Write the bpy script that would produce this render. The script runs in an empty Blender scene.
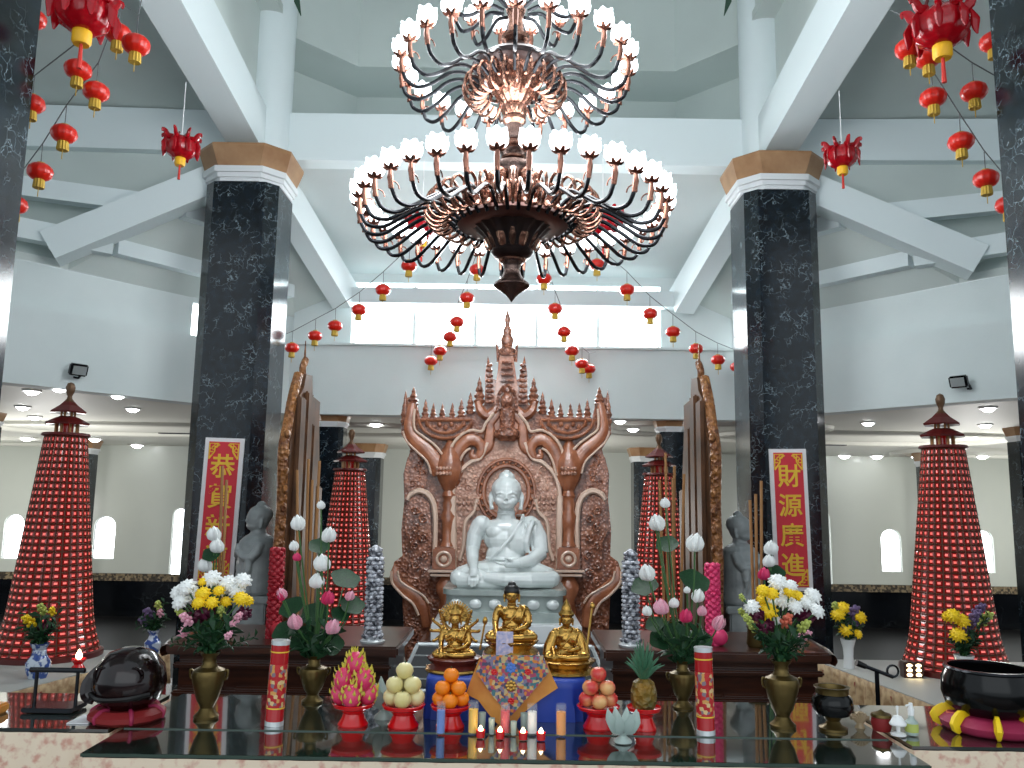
import bpy, bmesh, math, random
from mathutils import Vector, Matrix, Euler
random.seed(7)
SC = bpy.context.scene
COL = SC.collection
PI = math.pi
R_ = math.radians

# ------------------------------------------------------------------ camera
F_PX = 830.0
PITCH, ROLL = R_(8.2), 0.015
CAM = Vector((0, 0, 2.4))
_F = Vector((0, math.cos(PITCH), math.sin(PITCH)))
_U0 = Vector((0, -math.sin(PITCH), math.cos(PITCH)))
_X0 = Vector((1, 0, 0))
_R = _X0 * math.cos(ROLL) + _U0 * math.sin(ROLL)
_U = _U0 * math.cos(ROLL) - _X0 * math.sin(ROLL)
cd = bpy.data.cameras.new('camera')
cd.sensor_width = 36.0
cd.lens = 36.0 * F_PX / 1024.0
cd.clip_start = 0.05
cam = bpy.data.objects.new('camera', cd)
COL.objects.link(cam)
cam.matrix_world = Matrix.Translation(CAM) @ Matrix((( _R.x, _U.x, -_F.x), (_R.y, _U.y, -_F.y), (_R.z, _U.z, -_F.z))).to_4x4()
SC.camera = cam

def ray(px, py):
    return _R * ((px - 512) / F_PX) + _U * ((384 - py) / F_PX) + _F
def at(px, py, d):
    """world point seen at a pixel of the survey photo, d metres ahead"""
    v = ray(px, py)
    return CAM + v * (d / v.y)
def atz(px, py, z):
    v = ray(px, py)
    return CAM + v * ((z - CAM.z) / v.z)

# ------------------------------------------------------------------ materials
def lin(c):
    o = []
    for v in c[:3]:
        v = v / 255.0
        o.append(v / 12.92 if v <= 0.04045 else ((v + 0.055) / 1.055) ** 2.4)
    return (o[0], o[1], o[2], 1.0)
def mat(name, col, rough=0.6, metal=0.0, emit=None, es=0.0, spec=0.5, bump=0.0, bscale=20.0, col2=None, cscale=6.0,
        trans=0.0, coat=0.0, cmin=0.35, cmax=0.65, bkind='noise', sss=0.0, stretch=None):
    m = bpy.data.materials.new(name)
    m.use_nodes = True
    nt = m.node_tree
    b = nt.nodes['Principled BSDF']
    b.inputs['Base Color'].default_value = lin(col)
    b.inputs['Roughness'].default_value = rough
    b.inputs['Metallic'].default_value = metal
    b.inputs['Specular IOR Level'].default_value = spec
    b.inputs['Transmission Weight'].default_value = trans
    b.inputs['Coat Weight'].default_value = coat
    b.inputs['Coat Roughness'].default_value = 0.08
    if sss:
        b.inputs['Subsurface Weight'].default_value = sss
        b.inputs['Subsurface Radius'].default_value = (0.03, 0.03, 0.03)
    if emit:
        b.inputs['Emission Color'].default_value = lin(emit)
        b.inputs['Emission Strength'].default_value = es
    tc = nt.nodes.new('ShaderNodeTexCoord')
    vec = tc.outputs['Object']
    if stretch:
        mp = nt.nodes.new('ShaderNodeMapping')
        mp.inputs['Scale'].default_value = stretch
        nt.links.new(vec, mp.inputs['Vector'])
        vec = mp.outputs['Vector']
    if col2:
        n = nt.nodes.new('ShaderNodeTexNoise')
        n.inputs['Scale'].default_value = cscale
        n.inputs['Detail'].default_value = 5
        nt.links.new(vec, n.inputs['Vector'])
        r = nt.nodes.new('ShaderNodeValToRGB')
        r.color_ramp.elements[0].position = cmin
        r.color_ramp.elements[1].position = cmax
        r.color_ramp.elements[0].color = lin(col)
        r.color_ramp.elements[1].color = lin(col2)
        nt.links.new(n.outputs['Fac'], r.inputs['Fac'])
        nt.links.new(r.outputs['Color'], b.inputs['Base Color'])
    if bump:
        if bkind == 'noise':
            n2 = nt.nodes.new('ShaderNodeTexNoise')
            n2.inputs['Detail'].default_value = 4
            out = n2.outputs['Fac']
        else:
            n2 = nt.nodes.new('ShaderNodeTexVoronoi')
            out = n2.outputs['Distance']
        n2.inputs['Scale'].default_value = bscale
        nt.links.new(vec, n2.inputs['Vector'])
        bp = nt.nodes.new('ShaderNodeBump')
        bp.inputs['Strength'].default_value = bump
        bp.inputs['Distance'].default_value = 0.02
        nt.links.new(out, bp.inputs['Height'])
        nt.links.new(bp.outputs['Normal'], b.inputs['Normal'])
    return m
def veined(name, base, base2, vein, scale, rough=0.12, width=0.03, amount=0.8):
    """polished stone with thin crooked veins"""
    m = mat(name, base, rough, col2=base2, cscale=scale * 1.3)
    nt = m.node_tree
    b = nt.nodes['Principled BSDF']
    ramp_out = b.inputs['Base Color'].links[0].from_socket
    tc = [n for n in nt.nodes if n.type == 'TEX_COORD'][0]
    dn = nt.nodes.new('ShaderNodeTexNoise')
    dn.inputs['Scale'].default_value = scale * 0.9
    dn.inputs['Detail'].default_value = 6
    nt.links.new(tc.outputs['Object'], dn.inputs['Vector'])
    mx = nt.nodes.new('ShaderNodeVectorMath')
    mx.operation = 'MULTIPLY_ADD'
    mx.inputs[1].default_value = (0.9 / scale * 3,) * 3
    nt.links.new(dn.outputs['Color'], mx.inputs[0])
    nt.links.new(tc.outputs['Object'], mx.inputs[2])
    v = nt.nodes.new('ShaderNodeTexVoronoi')
    v.feature = 'DISTANCE_TO_EDGE'
    v.inputs['Scale'].default_value = scale
    nt.links.new(mx.outputs['Vector'], v.inputs['Vector'])
    r = nt.nodes.new('ShaderNodeValToRGB')
    r.color_ramp.elements[0].position = 0.0
    r.color_ramp.elements[1].position = width
    r.color_ramp.elements[0].color = (amount,) * 3 + (1,)
    r.color_ramp.elements[1].color = (0, 0, 0, 1)
    nt.links.new(v.outputs['Distance'], r.inputs['Fac'])
    pn = nt.nodes.new('ShaderNodeTexNoise')
    pn.inputs['Scale'].default_value = scale * 0.6
    nt.links.new(tc.outputs['Object'], pn.inputs['Vector'])
    pr = nt.nodes.new('ShaderNodeValToRGB')
    pr.color_ramp.elements[0].position = 0.45
    pr.color_ramp.elements[1].position = 0.62
    nt.links.new(pn.outputs['Fac'], pr.inputs['Fac'])
    mm = nt.nodes.new('ShaderNodeMath')
    mm.operation = 'MULTIPLY'
    nt.links.new(r.outputs['Color'], mm.inputs[0])
    nt.links.new(pr.outputs['Color'], mm.inputs[1])
    mc = nt.nodes.new('ShaderNodeMix')
    mc.data_type = 'RGBA'
    mc.inputs['B'].default_value = lin(vein)
    nt.links.new(mm.outputs[0], mc.inputs['Factor'])
    nt.links.new(ramp_out, mc.inputs['A'])
    nt.links.new(mc.outputs['Result'], b.inputs['Base Color'])
    return m
def brocade(name, cols, scale):
    m = mat(name, cols[0], 0.5)
    nt = m.node_tree
    b = nt.nodes['Principled BSDF']
    tc = [n for n in nt.nodes if n.type == 'TEX_COORD'][0]
    v = nt.nodes.new('ShaderNodeTexVoronoi')
    v.inputs['Scale'].default_value = scale
    v.inputs['Randomness'].default_value = 0.6
    nt.links.new(tc.outputs['Object'], v.inputs['Vector'])
    s = nt.nodes.new('ShaderNodeSeparateColor')
    nt.links.new(v.outputs['Color'], s.inputs['Color'])
    r = nt.nodes.new('ShaderNodeValToRGB')
    r.color_ramp.interpolation = 'CONSTANT'
    while len(r.color_ramp.elements) < len(cols):
        r.color_ramp.elements.new(0.5)
    for i, c in enumerate(cols):
        r.color_ramp.elements[i].position = i / len(cols)
        r.color_ramp.elements[i].color = lin(c)
    nt.links.new(s.outputs['Red'], r.inputs['Fac'])
    nt.links.new(r.outputs['Color'], b.inputs['Base Color'])
    return m

M = {}
M['plaster'] = mat('white_plaster', (210, 220, 220), 0.75, bump=0.05, bscale=40, col2=(202, 213, 213), cscale=1.2)
M['beamw'] = mat('beam_paint', (212, 223, 225), 0.7)
M['ceil'] = mat('ceiling_paint', (196, 206, 203), 0.8, col2=(187, 197, 194), cscale=0.8)
M['lowwall'] = mat('aisle_wall_paint', (203, 208, 200), 0.25, col2=(196, 201, 194), cscale=0.5)
M['lowceil'] = mat('aisle_ceiling_paint', (214, 214, 205), 0.6)
M['blackmarble'] = veined('dark_column_marble', (7, 12, 17), (22, 33, 42), (140, 158, 166), 10.0, 0.15, 0.032, 0.8)
M['wainscot'] = veined('black_wainscot_marble', (8, 10, 13), (16, 19, 24), (60, 66, 70), 2.0, 0.15, 0.02, 0.5)
M['tantrim'] = brocade('patterned_border_tile', [(70, 60, 45), (120, 104, 78), (48, 40, 32), (140, 124, 96)], 22.0)
M['capital'] = mat('brown_capital_stone', (164, 128, 92), 0.35, col2=(138, 100, 66), cscale=4)
M['moulding'] = mat('grey_white_moulding', (212, 216, 218), 0.4)
M['floor'] = veined('dark_floor_marble', (9, 9, 11), (14, 14, 16), (30, 30, 30), 1.2, 0.5, 0.02)
M['floor'].node_tree.nodes['Principled BSDF'].inputs['Specular IOR Level'].default_value = 0.15
M['dais'] = mat('dais_stone', (92, 60, 48), 0.25, col2=(74, 48, 40), cscale=3)
M['skyglass'] = mat('daylit_window_glass', (255, 255, 255), 0.3, emit=(246, 252, 255), es=5.0)
M['skyglass2'] = mat('daylit_arched_glass', (255, 255, 255), 0.3, emit=(244, 250, 255), es=2.6)
M['winframe'] = mat('window_frame_white', (210, 213, 212), 0.5)
M['darkmetal'] = mat('dark_bronze', (64, 56, 56), 0.28, 0.85, bump=0.15, bscale=60)
M['copper'] = mat('polished_copper', (186, 140, 120), 0.22, 0.95, bump=0.2, bscale=60, col2=(112, 76, 64), cscale=30)
M['cupmetal'] = mat('bronze_leaf', (150, 104, 88), 0.25, 0.9)
M['hotpinkcloth'] = mat('magenta_cushion', (150, 30, 70), 0.6)
M['arm'] = mat('blackened_metal', (38, 40, 44), 0.22, 0.7)
M['shade'] = mat('opal_glass_shade', (250, 252, 252), 0.25, emit=(240, 248, 255), es=2.6)
M['redlan'] = mat('red_lantern_fabric', (196, 34, 22), 0.28, emit=(200, 30, 18), es=0.04)
M['redlan2'] = mat('crimson_lantern_plastic', (150, 8, 22), 0.16, emit=(190, 10, 20), es=0.03)
M['goldfr'] = mat('golden_fringe', (190, 156, 52), 0.6)
M['yellowcyl'] = mat('yellow_paper', (236, 178, 24), 0.5)
M['cord'] = mat('grey_cord', (92, 96, 98), 0.7)
M['cordw'] = mat('white_cord', (220, 222, 222), 0.7)
M['redthread'] = mat('red_thread', (200, 50, 40), 0.7)
M['teak'] = mat('varnished_teak', (172, 108, 76), 0.2, bump=0.35, bscale=26, col2=(134, 78, 52), cscale=7, coat=0.7)
M['teakcarve'] = mat('carved_teak', (164, 106, 80), 0.22, bump=0.9, bscale=34, col2=(110, 62, 44), cscale=16, bkind='voronoi', coat=0.8)
M['teaklight'] = mat('pale_carved_teak', (204, 160, 138), 0.24, bump=0.8, bscale=36, col2=(168, 118, 96), cscale=14, bkind='voronoi', coat=0.6)
M['teakedge'] = mat('light_carved_edge', (214, 184, 164), 0.25, coat=0.4)
M['darkwood'] = mat('dark_altar_wood', (70, 36, 22), 0.28, col2=(46, 22, 14), cscale=5, stretch=(1, 1, 8), coat=0.3)
M['goldwood'] = mat('gilded_wood', (140, 92, 46), 0.45, 0.15, bump=0.9, bscale=30, bkind='voronoi', col2=(92, 50, 24), cscale=14)
M['jade'] = mat('white_marble_statue', (224, 230, 229), 0.14, col2=(206, 214, 213), cscale=4, coat=0.8, spec=0.7)
M['jadebase'] = mat('grey_green_marble', (172, 182, 179), 0.18, col2=(146, 158, 154), cscale=6, coat=0.3)
M['whitestone'] = mat('white_stone', (218, 222, 224), 0.3)
M['blackglass'] = mat('black_lacquer', (10, 11, 12), 0.12, coat=0.4)
M['silver'] = mat('silver_trim', (214, 220, 222), 0.25, 0.4)
M['greystone'] = mat('grey_carved_stone', (146, 152, 152), 0.45, bump=0.15, bscale=30, col2=(124, 130, 131), cscale=8)
M['gold'] = mat('polished_gold', (180, 140, 72), 0.2, 0.95, bump=0.15, bscale=50)
M['brass'] = mat('aged_brass', (98, 82, 46), 0.34, 0.8, bump=0.1, bscale=30)
M['black'] = mat('black_lacquer_hair', (16, 14, 14), 0.35)
M['lotusred'] = mat('maroon_lotus_base', (92, 32, 24), 0.3)
M['niche'] = mat('pagoda_gold_lattice', (92, 44, 28), 0.35, 0.3)
M['nichered'] = mat('red_niche_glass', (120, 12, 12), 0.12, emit=(215, 20, 14), es=0.05, coat=0.5)
M['nichelampglint'] = mat('red_niche_lamp_glint', (200, 40, 36), 0.10, emit=(255, 130, 120), es=0.42)  # lamp core whose pale pink glow also paints in the glass glint
M['pagroof'] = mat('maroon_pagoda_roof', (84, 22, 20), 0.35)
M['finial'] = mat('dark_gilt_finial', (92, 66, 44), 0.4, 0.4)
M['pagpost'] = mat('pagoda_gold_post', (150, 104, 60), 0.4, 0.4)
M['tabletop'] = mat('dark_table_wood', (20, 26, 22), 0.2)
M['glass'] = mat('plate_glass', (26, 38, 33), 0.03, spec=1.0, coat=1.0)
M['glass'].node_tree.nodes['Principled BSDF'].inputs['IOR'].default_value = 2.1
M['glassedge'] = mat('green_glass_edge', (56, 74, 66), 0.15)
M['creamcloth'] = mat('cream_floral_cloth', (232, 214, 190), 0.75, col2=(206, 158, 140), cscale=26, cmin=0.5, cmax=0.68)
M['valance'] = mat('gold_pleated_cloth', (186, 160, 122), 0.7, col2=(150, 120, 86), cscale=18, cmin=0.42, cmax=0.6)
M['redcloth'] = mat('deep_red_cloth', (128, 18, 20), 0.6)
M['whitecloth'] = mat('white_tablecloth', (168, 170, 166), 0.6)
M['bluecloth'] = mat('royal_blue_cloth', (20, 58, 158), 0.45)
M['brocade'] = brocade('brocade_cloth', [(70, 66, 96), (160, 60, 90), (188, 168, 120), (60, 110, 120), (200, 120, 50), (120, 112, 140)], 75)
M['orangecloth'] = mat('orange_satin', (206, 142, 62), 0.3, col2=(184, 112, 44), cscale=8)
M['redplastic'] = mat('red_plastic', (206, 16, 22), 0.16, coat=0.4)
M['pear'] = mat('yellow_pear_skin', (232, 222, 172), 0.35, col2=(216, 200, 130), cscale=6)
M['orange'] = mat('orange_peel', (240, 132, 16), 0.4, bump=0.15, bscale=160)
M['apple'] = mat('apple_skin', (206, 62, 58), 0.22, col2=(226, 176, 116), cscale=9, cmin=0.42, cmax=0.62)
M['dragon'] = mat('dragonfruit_skin', (206, 40, 92), 0.35, col2=(222, 70, 110), cscale=12)
M['dragonleaf'] = mat('dragonfruit_scale', (204, 190, 70), 0.45)
M['pine'] = mat('pineapple_skin', (146, 108, 34), 0.5, bump=1.0, bscale=42, bkind='voronoi', col2=(86, 84, 40), cscale=14)
M['pinecrown'] = mat('pineapple_leaf', (64, 112, 84), 0.4)
M['leaf'] = mat('green_leaf', (30, 68, 38), 0.45, col2=(20, 48, 30), cscale=10, spec=0.25)
M['stem'] = mat('green_stem', (58, 98, 50), 0.5)
M['lime'] = mat('lime_blossom', (178, 190, 96), 0.5)
M['white'] = mat('white_petal', (240, 242, 240), 0.6)
M['yellow'] = mat('yellow_petal', (244, 206, 20), 0.55)
M['maroon'] = mat('maroon_petal', (86, 22, 52), 0.5)
M['pink'] = mat('pink_petal', (226, 138, 170), 0.5, col2=(240, 196, 206), cscale=14)
M['hotpink'] = mat('hot_pink_petal', (214, 52, 104), 0.5)
M['salmon'] = mat('salmon_petal', (216, 112, 88), 0.5)
M['purple'] = mat('purple_petal', (104, 84, 124), 0.5)
M['tuberred'] = mat('red_paper', (176, 20, 28), 0.22, coat=0.5)
M['tubeprint'] = brocade('printed_paper', [(190, 40, 40), (206, 150, 80), (176, 22, 30), (130, 110, 120), (176, 22, 30), (214, 184, 130)], 70)
M['clear'] = mat('clear_candle_glass', (240, 244, 244), 0.05)
M['clear'].node_tree.nodes['Principled BSDF'].inputs['Alpha'].default_value = 0.07
M['screenwood'] = mat('screen_wood', (88, 56, 32), 0.55, col2=(58, 36, 20), cscale=5, spec=0.3)
M['brownbronze'] = mat('brown_copper', (128, 106, 98), 0.24, 0.85, bump=0.1, bscale=40, col2=(84, 68, 62), cscale=20)
M['frost'] = mat('frosted_glass', (196, 214, 208), 0.3, trans=0.35)
M['waxy'] = mat('yellow_wax', (240, 188, 24), 0.4)
M['waxr'] = mat('red_wax', (214, 30, 56), 0.4)
M['waxw'] = mat('white_wax', (236, 238, 238), 0.4)
M['waxo'] = mat('orange_wax', (240, 150, 36), 0.4)
M['waxb'] = mat('blue_wax', (76, 120, 200), 0.4)
M['flame'] = mat('candle_flame', (255, 240, 200), 0.5, emit=(255, 226, 170), es=6.0)
M['cer'] = mat('blue_white_porcelain', (196, 206, 220), 0.15, col2=(56, 82, 148), cscale=22, cmin=0.47, cmax=0.53)
M['cerw'] = mat('white_porcelain', (226, 230, 230), 0.15)
M['fish'] = veined('dark_lacquered_wood', (16, 8, 9), (28, 12, 13), (60, 40, 36), 14.0, 0.13, 0.05, 0.5)
M['bowl'] = mat('black_bronze_bowl', (16, 17, 18), 0.16, 0.5)
M['bannerw'] = mat('white_banner_border', (228, 228, 230), 0.6)
M['bannerr'] = mat('red_banner_paper', (208, 48, 62), 0.6)
M['bannerg'] = mat('gold_lettering', (236, 192, 56), 0.45)
M['beadw'] = mat('white_bead_garland', (214, 216, 224), 0.2, col2=(70, 72, 80), cscale=30, cmin=0.42, cmax=0.6)
M['crimson'] = mat('crimson_flower', (150, 14, 32), 0.55)
M['incense'] = mat('incense_stick', (150, 106, 62), 0.7)
M['down'] = mat('downlight_bulb', (255, 255, 255), 0.4, emit=(250, 252, 255), es=9.0)
M['downrim'] = mat('downlight_rim', (226, 226, 222), 0.4)
M['grey'] = mat('grey_lens', (150, 156, 156), 0.3)
M['greenrib'] = mat('dark_green_ribbon', (34, 66, 50), 0.5)
M['fan'] = mat('dark_fan_blade', (58, 56, 54), 0.4)
M['cardp'] = mat('printed_offering_card', (222, 206, 216), 0.4, col2=(150, 158, 200), cscale=60)
M['shell'] = mat('shell_beige', (150, 130, 100), 0.4)

# ------------------------------------------------------------------ mesh helpers
class MB:
    def __init__(s):
        s.bm = bmesh.new()
        s.mi = 0
    def _mark(s, n0):
        s.bm.faces.ensure_lookup_table()
        for f in s.bm.faces[n0:]:
            f.material_index = s.mi
    def box(s, c, size, rot=None, bevel=0.0):
        n0 = len(s.bm.faces)
        r = bmesh.ops.create_cube(s.bm, size=1.0)
        m = Matrix.Translation(Vector(c)) @ (rot.to_4x4() if rot else Matrix()) @ Matrix.Diagonal((size[0], size[1], size[2], 1))
        bmesh.ops.transform(s.bm, matrix=m, verts=r['verts'])
        if bevel:
            es = list({e for v in r['verts'] for e in v.link_edges})
            bmesh.ops.bevel(s.bm, geom=es, offset=bevel, segments=2, affect='EDGES')
        s._mark(n0)
        return s
    def lathe(s, prof, c=(0, 0, 0), seg=24, wave=0.0, waves=0, tilt=None, cap=True, wave_fn=None):
        n0 = len(s.bm.faces)
        c = Vector(c)
        rings = []
        for k, (r, z) in enumerate(prof):
            ring = []
            if r < 1e-5:
                p = Vector((0, 0, z))
                if tilt: p = tilt @ p
                ring = [s.bm.verts.new(c + p)]
            else:
                for i in range(seg):
                    a = 2 * PI * i / seg
                    w = wave_fn(k) if wave_fn else wave
                    rr = r * (1 + w * math.cos(waves * a)) if waves else r
                    p = Vector((rr * math.cos(a), rr * math.sin(a), z))
                    if tilt: p = tilt @ p
                    ring.append(s.bm.verts.new(c + p))
            rings.append(ring)
        for a, b in zip(rings, rings[1:]):
            if len(a) == 1 and len(b) == 1: continue
            if len(a) == 1:
                for i in range(seg): s.bm.faces.new((a[0], b[i], b[(i + 1) % seg]))
            elif len(b) == 1:
                for i in range(seg): s.bm.faces.new((a[i], a[(i + 1) % seg], b[0]))
            else:
                for i in range(seg):
                    j = (i + 1) % seg
                    s.bm.faces.new((a[i], a[j], b[j], b[i]))
        if cap:
            for ring in (rings[0], rings[-1]):
                if len(ring) > 1:
                    s.bm.faces.new(ring)
        s._mark(n0)
        return s
    def ell(s, c, r, rot=None, u=14, v=9):
        n0 = len(s.bm.faces)
        if isinstance(r, (int, float)): r = (r, r, r)
        q = bmesh.ops.create_uvsphere(s.bm, u_segments=u, v_segments=v, radius=1.0)
        m = Matrix.Translation(Vector(c)) @ (rot.to_4x4() if rot else Matrix()) @ Matrix.Diagonal((r[0], r[1], r[2], 1))
        bmesh.ops.transform(s.bm, matrix=m, verts=q['verts'])
        s._mark(n0)
        return s
    def tube(s, pts, rad, seg=8, caps=True, flat=1.0):
        n0 = len(s.bm.faces)
        pts = [Vector(p) for p in pts]
        n = len(pts)
        if isinstance(rad, (int, float)): rad = [rad] * n
        tan = []
        for i in range(n):
            t = pts[min(i + 1, n - 1)] - pts[max(i - 1, 0)]
            tan.append(t.normalized() if t.length > 1e-9 else Vector((0, 0, 1)))
        up = Vector((0, 1, 0)) if abs(tan[0].y) < 0.9 else Vector((1, 0, 0))
        rings = []
        nrm = (up - tan[0] * up.dot(tan[0])).normalized()
        for i in range(n):
            nrm = nrm - tan[i] * nrm.dot(tan[i])
            nrm = nrm.normalized() if nrm.length > 1e-6 else Vector((1, 0, 0))
            bn = tan[i].cross(nrm)
            rings.append([s.bm.verts.new(pts[i] + (nrm * math.cos(2 * PI * k / seg) * flat + bn * math.sin(2 * PI * k / seg)) * rad[i]) for k in range(seg)])
        for a, b in zip(rings, rings[1:]):
            for k in range(seg):
                j = (k + 1) % seg
                s.bm.faces.new((a[k], a[j], b[j], b[k]))
        if caps:
            s.bm.faces.new(rings[0][::-1])
            s.bm.faces.new(rings[-1])
        s._mark(n0)
        return s
    def prism(s, poly, vec, off=(0, 0, 0)):
        """polygon of 3-D points pushed along vec"""
        n0 = len(s.bm.faces)
        off = Vector(off); vec = Vector(vec)
        a = [s.bm.verts.new(Vector(p) + off) for p in poly]
        b = [s.bm.verts.new(Vector(p) + off + vec) for p in poly]
        n = len(a)
        s.bm.faces.new(a)
        s.bm.faces.new(b[::-1])
        for i in range(n):
            j = (i + 1) % n
            s.bm.faces.new((a[i], b[i], b[j], a[j]))
        s._mark(n0)
        return s
    def beam(s, p, q, w, h):
        """rectangular bar from p to q, tops kept level"""
        p, q = Vector(p), Vector(q)
        t = (q - p).normalized()
        side = t.cross(Vector((0, 0, 1))).normalized() * (w / 2)
        up = side.cross(t).normalized() * (h / 2)
        poly = [p - side - up, p + side - up, p + side + up, p - side + up]
        return s.prism(poly, q - p)
    def build(s, name, mats, parent=None, smooth=True, loc=None, angle=40):
        bm = s.bm
        bmesh.ops.recalc_face_normals(bm, faces=bm.faces[:])
        me = bpy.data.meshes.new(name)
        bm.to_mesh(me)
        bm.free()
        for m in (mats if isinstance(mats, (list, tuple)) else [mats]):
            me.materials.append(M[m] if isinstance(m, str) else m)
        if smooth:
            me.shade_smooth()
            try: me.set_sharp_from_angle(angle=R_(angle))
            except Exception: pass
        o = bpy.data.objects.new(name, me)
        COL.objects.link(o)
        if parent: o.parent = parent
        if loc is not None: o.location = loc
        return o
def tag(o, label=None, cat=None, group=None, kind=None):
    if label: o['label'] = label
    if cat: o['category'] = cat
    if group: o['group'] = group
    if kind: o['kind'] = kind
    return o
def thing(name, label, cat, loc=(0, 0, 0), group=None, rotz=0.0):
    o = bpy.data.objects.new(name, None)
    COL.objects.link(o)
    o.location = loc
    o.rotation_euler = (0, 0, rotz)
    return tag(o, label, cat, group)
def struct(o):
    o['kind'] = 'structure'
    return o
def dup(o, parent=None, **kw):
    c = o.copy()
    COL.objects.link(c)
    if parent: c.parent = parent
    for ch in o.children:
        dup(ch, c)
    return c
def dup_thing(o, loc, label, rotz=None, scale=None, group=None):
    c = dup(o)
    c.location = loc
    if rotz is not None: c.rotation_euler = (0, 0, rotz)
    if scale: c.scale = (scale,) * 3
    c['label'] = label
    if group: c['group'] = group
    return c
def smoothpath(pts, n=6):
    """Catmull-Rom through the points"""
    pts = [Vector(p) for p in pts]
    P = [pts[0] * 2 - pts[1]] + pts + [pts[-1] * 2 - pts[-2]]
    out = []
    for i in range(1, len(P) - 2):
        for k in range(n):
            t = k / n
            a, b, c, d = P[i - 1], P[i], P[i + 1], P[i + 2]
            out.append(0.5 * ((2 * b) + (c - a) * t + (2 * a - 5 * b + 4 * c - d) * t * t + (3 * b - a - 3 * c + d) * t ** 3))
    out.append(pts[-1])
    return out
def lerp(a, b, t): return a + (b - a) * t
def radii(rs, n):
    out = []
    for i in range(n):
        t = i / (n - 1) * (len(rs) - 1)
        k = min(int(t), len(rs) - 2)
        out.append(lerp(rs[k], rs[k + 1], t - k))
    return out
def blob(name, adder, voxel, material, parent=None, smooth_it=4, loc=None):
    """overlapping limbs fused into one continuous skin"""
    mb = MB()
    adder(mb)
    o = mb.build(name, material, None)
    r = o.modifiers.new('r', 'REMESH')
    r.mode = 'VOXEL'
    r.voxel_size = voxel
    r.use_smooth_shade = True
    sm = o.modifiers.new('s', 'SMOOTH')
    sm.factor = 0.5
    sm.iterations = smooth_it
    dg = bpy.context.evaluated_depsgraph_get()
    me = bpy.data.meshes.new_from_object(o.evaluated_get(dg))
    me.name = name
    old = o.data
    o.modifiers.clear()
    o.data = me
    bpy.data.meshes.remove(old)
    me.shade_smooth()
    if parent: o.parent = parent
    if loc is not None: o.location = loc
    return o
def glyph_mesh(ch, size, material, name, extr=0.004, bold=0.012):
    cu = bpy.data.curves.new(name, 'FONT')
    cu.body = ch
    cu.size = size
    cu.extrude = extr
    cu.offset = bold * size
    cu.align_x = 'CENTER'
    cu.align_y = 'CENTER'
    t = bpy.data.objects.new(name, cu)
    COL.objects.link(t)
    dg = bpy.context.evaluated_depsgraph_get()
    me = bpy.data.meshes.new_from_object(t.evaluated_get(dg))
    bpy.data.objects.remove(t)
    bpy.data.curves.remove(cu)
    # centre the glyph on its own box
    xs = [v.co.x for v in me.vertices]; ys = [v.co.y for v in me.vertices]
    c = Vector(((min(xs) + max(xs)) / 2, (min(ys) + max(ys)) / 2, 0))
    for v in me.vertices: v.co -= c
    me.materials.clear()
    me.materials.append(M[material])
    o = bpy.data.objects.new(name, me)
    COL.objects.link(o)
    return o
ORD = ['first', 'second', 'third', 'fourth', 'fifth', 'sixth', 'seventh', 'eighth', 'ninth', 'tenth', 'eleventh', 'twelfth']
# ================================================================== THE SETTING
CEIL = 3.5
DW = 17.6            # far wall of the aisle
# ---- floor and dais
struct(MB().box((0, 6.0, -0.1), (26, 26, 0.2)).build('floor', 'floor', smooth=False))
struct(MB().box((0, 4.4, 0.3), (6.8, 9.6, 0.6)).build('floor', 'dais', smooth=False))
# ---- far wall with arched windows, cut right through
WINP = [(13, 514, 559, 0.21), (104, 516, 559, 0.225), (178, 508, 580, 0.15), (824, 512, 590, 0.15), (891.5, 529, 572, 0.21), (984, 530, 573, 0.21), (1027, 531, 574, 0.21)]
def arch(cx, z0, z1, r, y):
    pts = [(cx - r, y, z0), (cx + r, y, z0)]
    for k in range(13):
        a = PI * k / 12
        pts.append((cx + r * math.cos(a), y, z1 - r + r * math.sin(a)))
    return pts
wall = MB().box((0, DW + 0.15, 1.75), (26, 0.3, 3.5)).build('wall_back', 'lowwall', smooth=False)
cut = MB()
wins = []
for (px, y0, y1, r) in WINP:
    a, b = at(px, y1, DW), at(px, y0, DW)
    wins.append(((a.x + b.x) / 2, a.z, b.z, r))
for (cx, z0, z1, r) in wins:
    cut.prism(arch(cx, z0, z1, r, DW - 0.3), (0, 1.0, 0))
cut = cut.build('cutter', 'lowwall')
bo = wall.modifiers.new('b', 'BOOLEAN')
bo.object = cut
bo.solver = 'EXACT'
dg = bpy.context.evaluated_depsgraph_get()
nm = bpy.data.meshes.new_from_object(wall.evaluated_get(dg))
wall.modifiers.clear()
wall.data = nm
bpy.data.objects.remove(cut)
struct(wall)
for i, (cx, z0, z1, r) in enumerate(wins):
    w = struct(MB().prism(arch(cx, z0 - 0.02, z1 + 0.02, r + 0.02, DW + 0.12), (0, 0.02, 0)).build('window_%d' % (i + 1), 'skyglass2', smooth=False))
    pts = arch(cx, z0, z1, r, DW + 0.05)
    fr = MB().tube(pts + [pts[0]], 0.018, 6).build('window_frame', 'winframe', w)
# wainscot and patterned border
zt = at(900, 594, DW).z
zb = at(900, 585, DW).z
struct(MB().box((0, DW - 0.04, zb / 2), (26, 0.08, zb)).build('baseboard_back', 'wainscot', smooth=False))
struct(MB().box((0, DW - 0.05, (zb + zt) / 2 + 0.02), (26, 0.10, zt - zb + 0.04)).build('trim_1', 'tantrim', smooth=False))
for s, n in ((-1, 'left'), (1, 'right')):
    struct(MB().box((s * 12.9, 11.6, 1.75), (0.3, 12.5, 3.5)).build('wall_' + n, 'lowwall', smooth=False))
    struct(MB().box((s * 12.7, 11.6, zb / 2), (0.1, 12.0, zb)).build('baseboard_' + n, 'wainscot', smooth=False))
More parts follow.
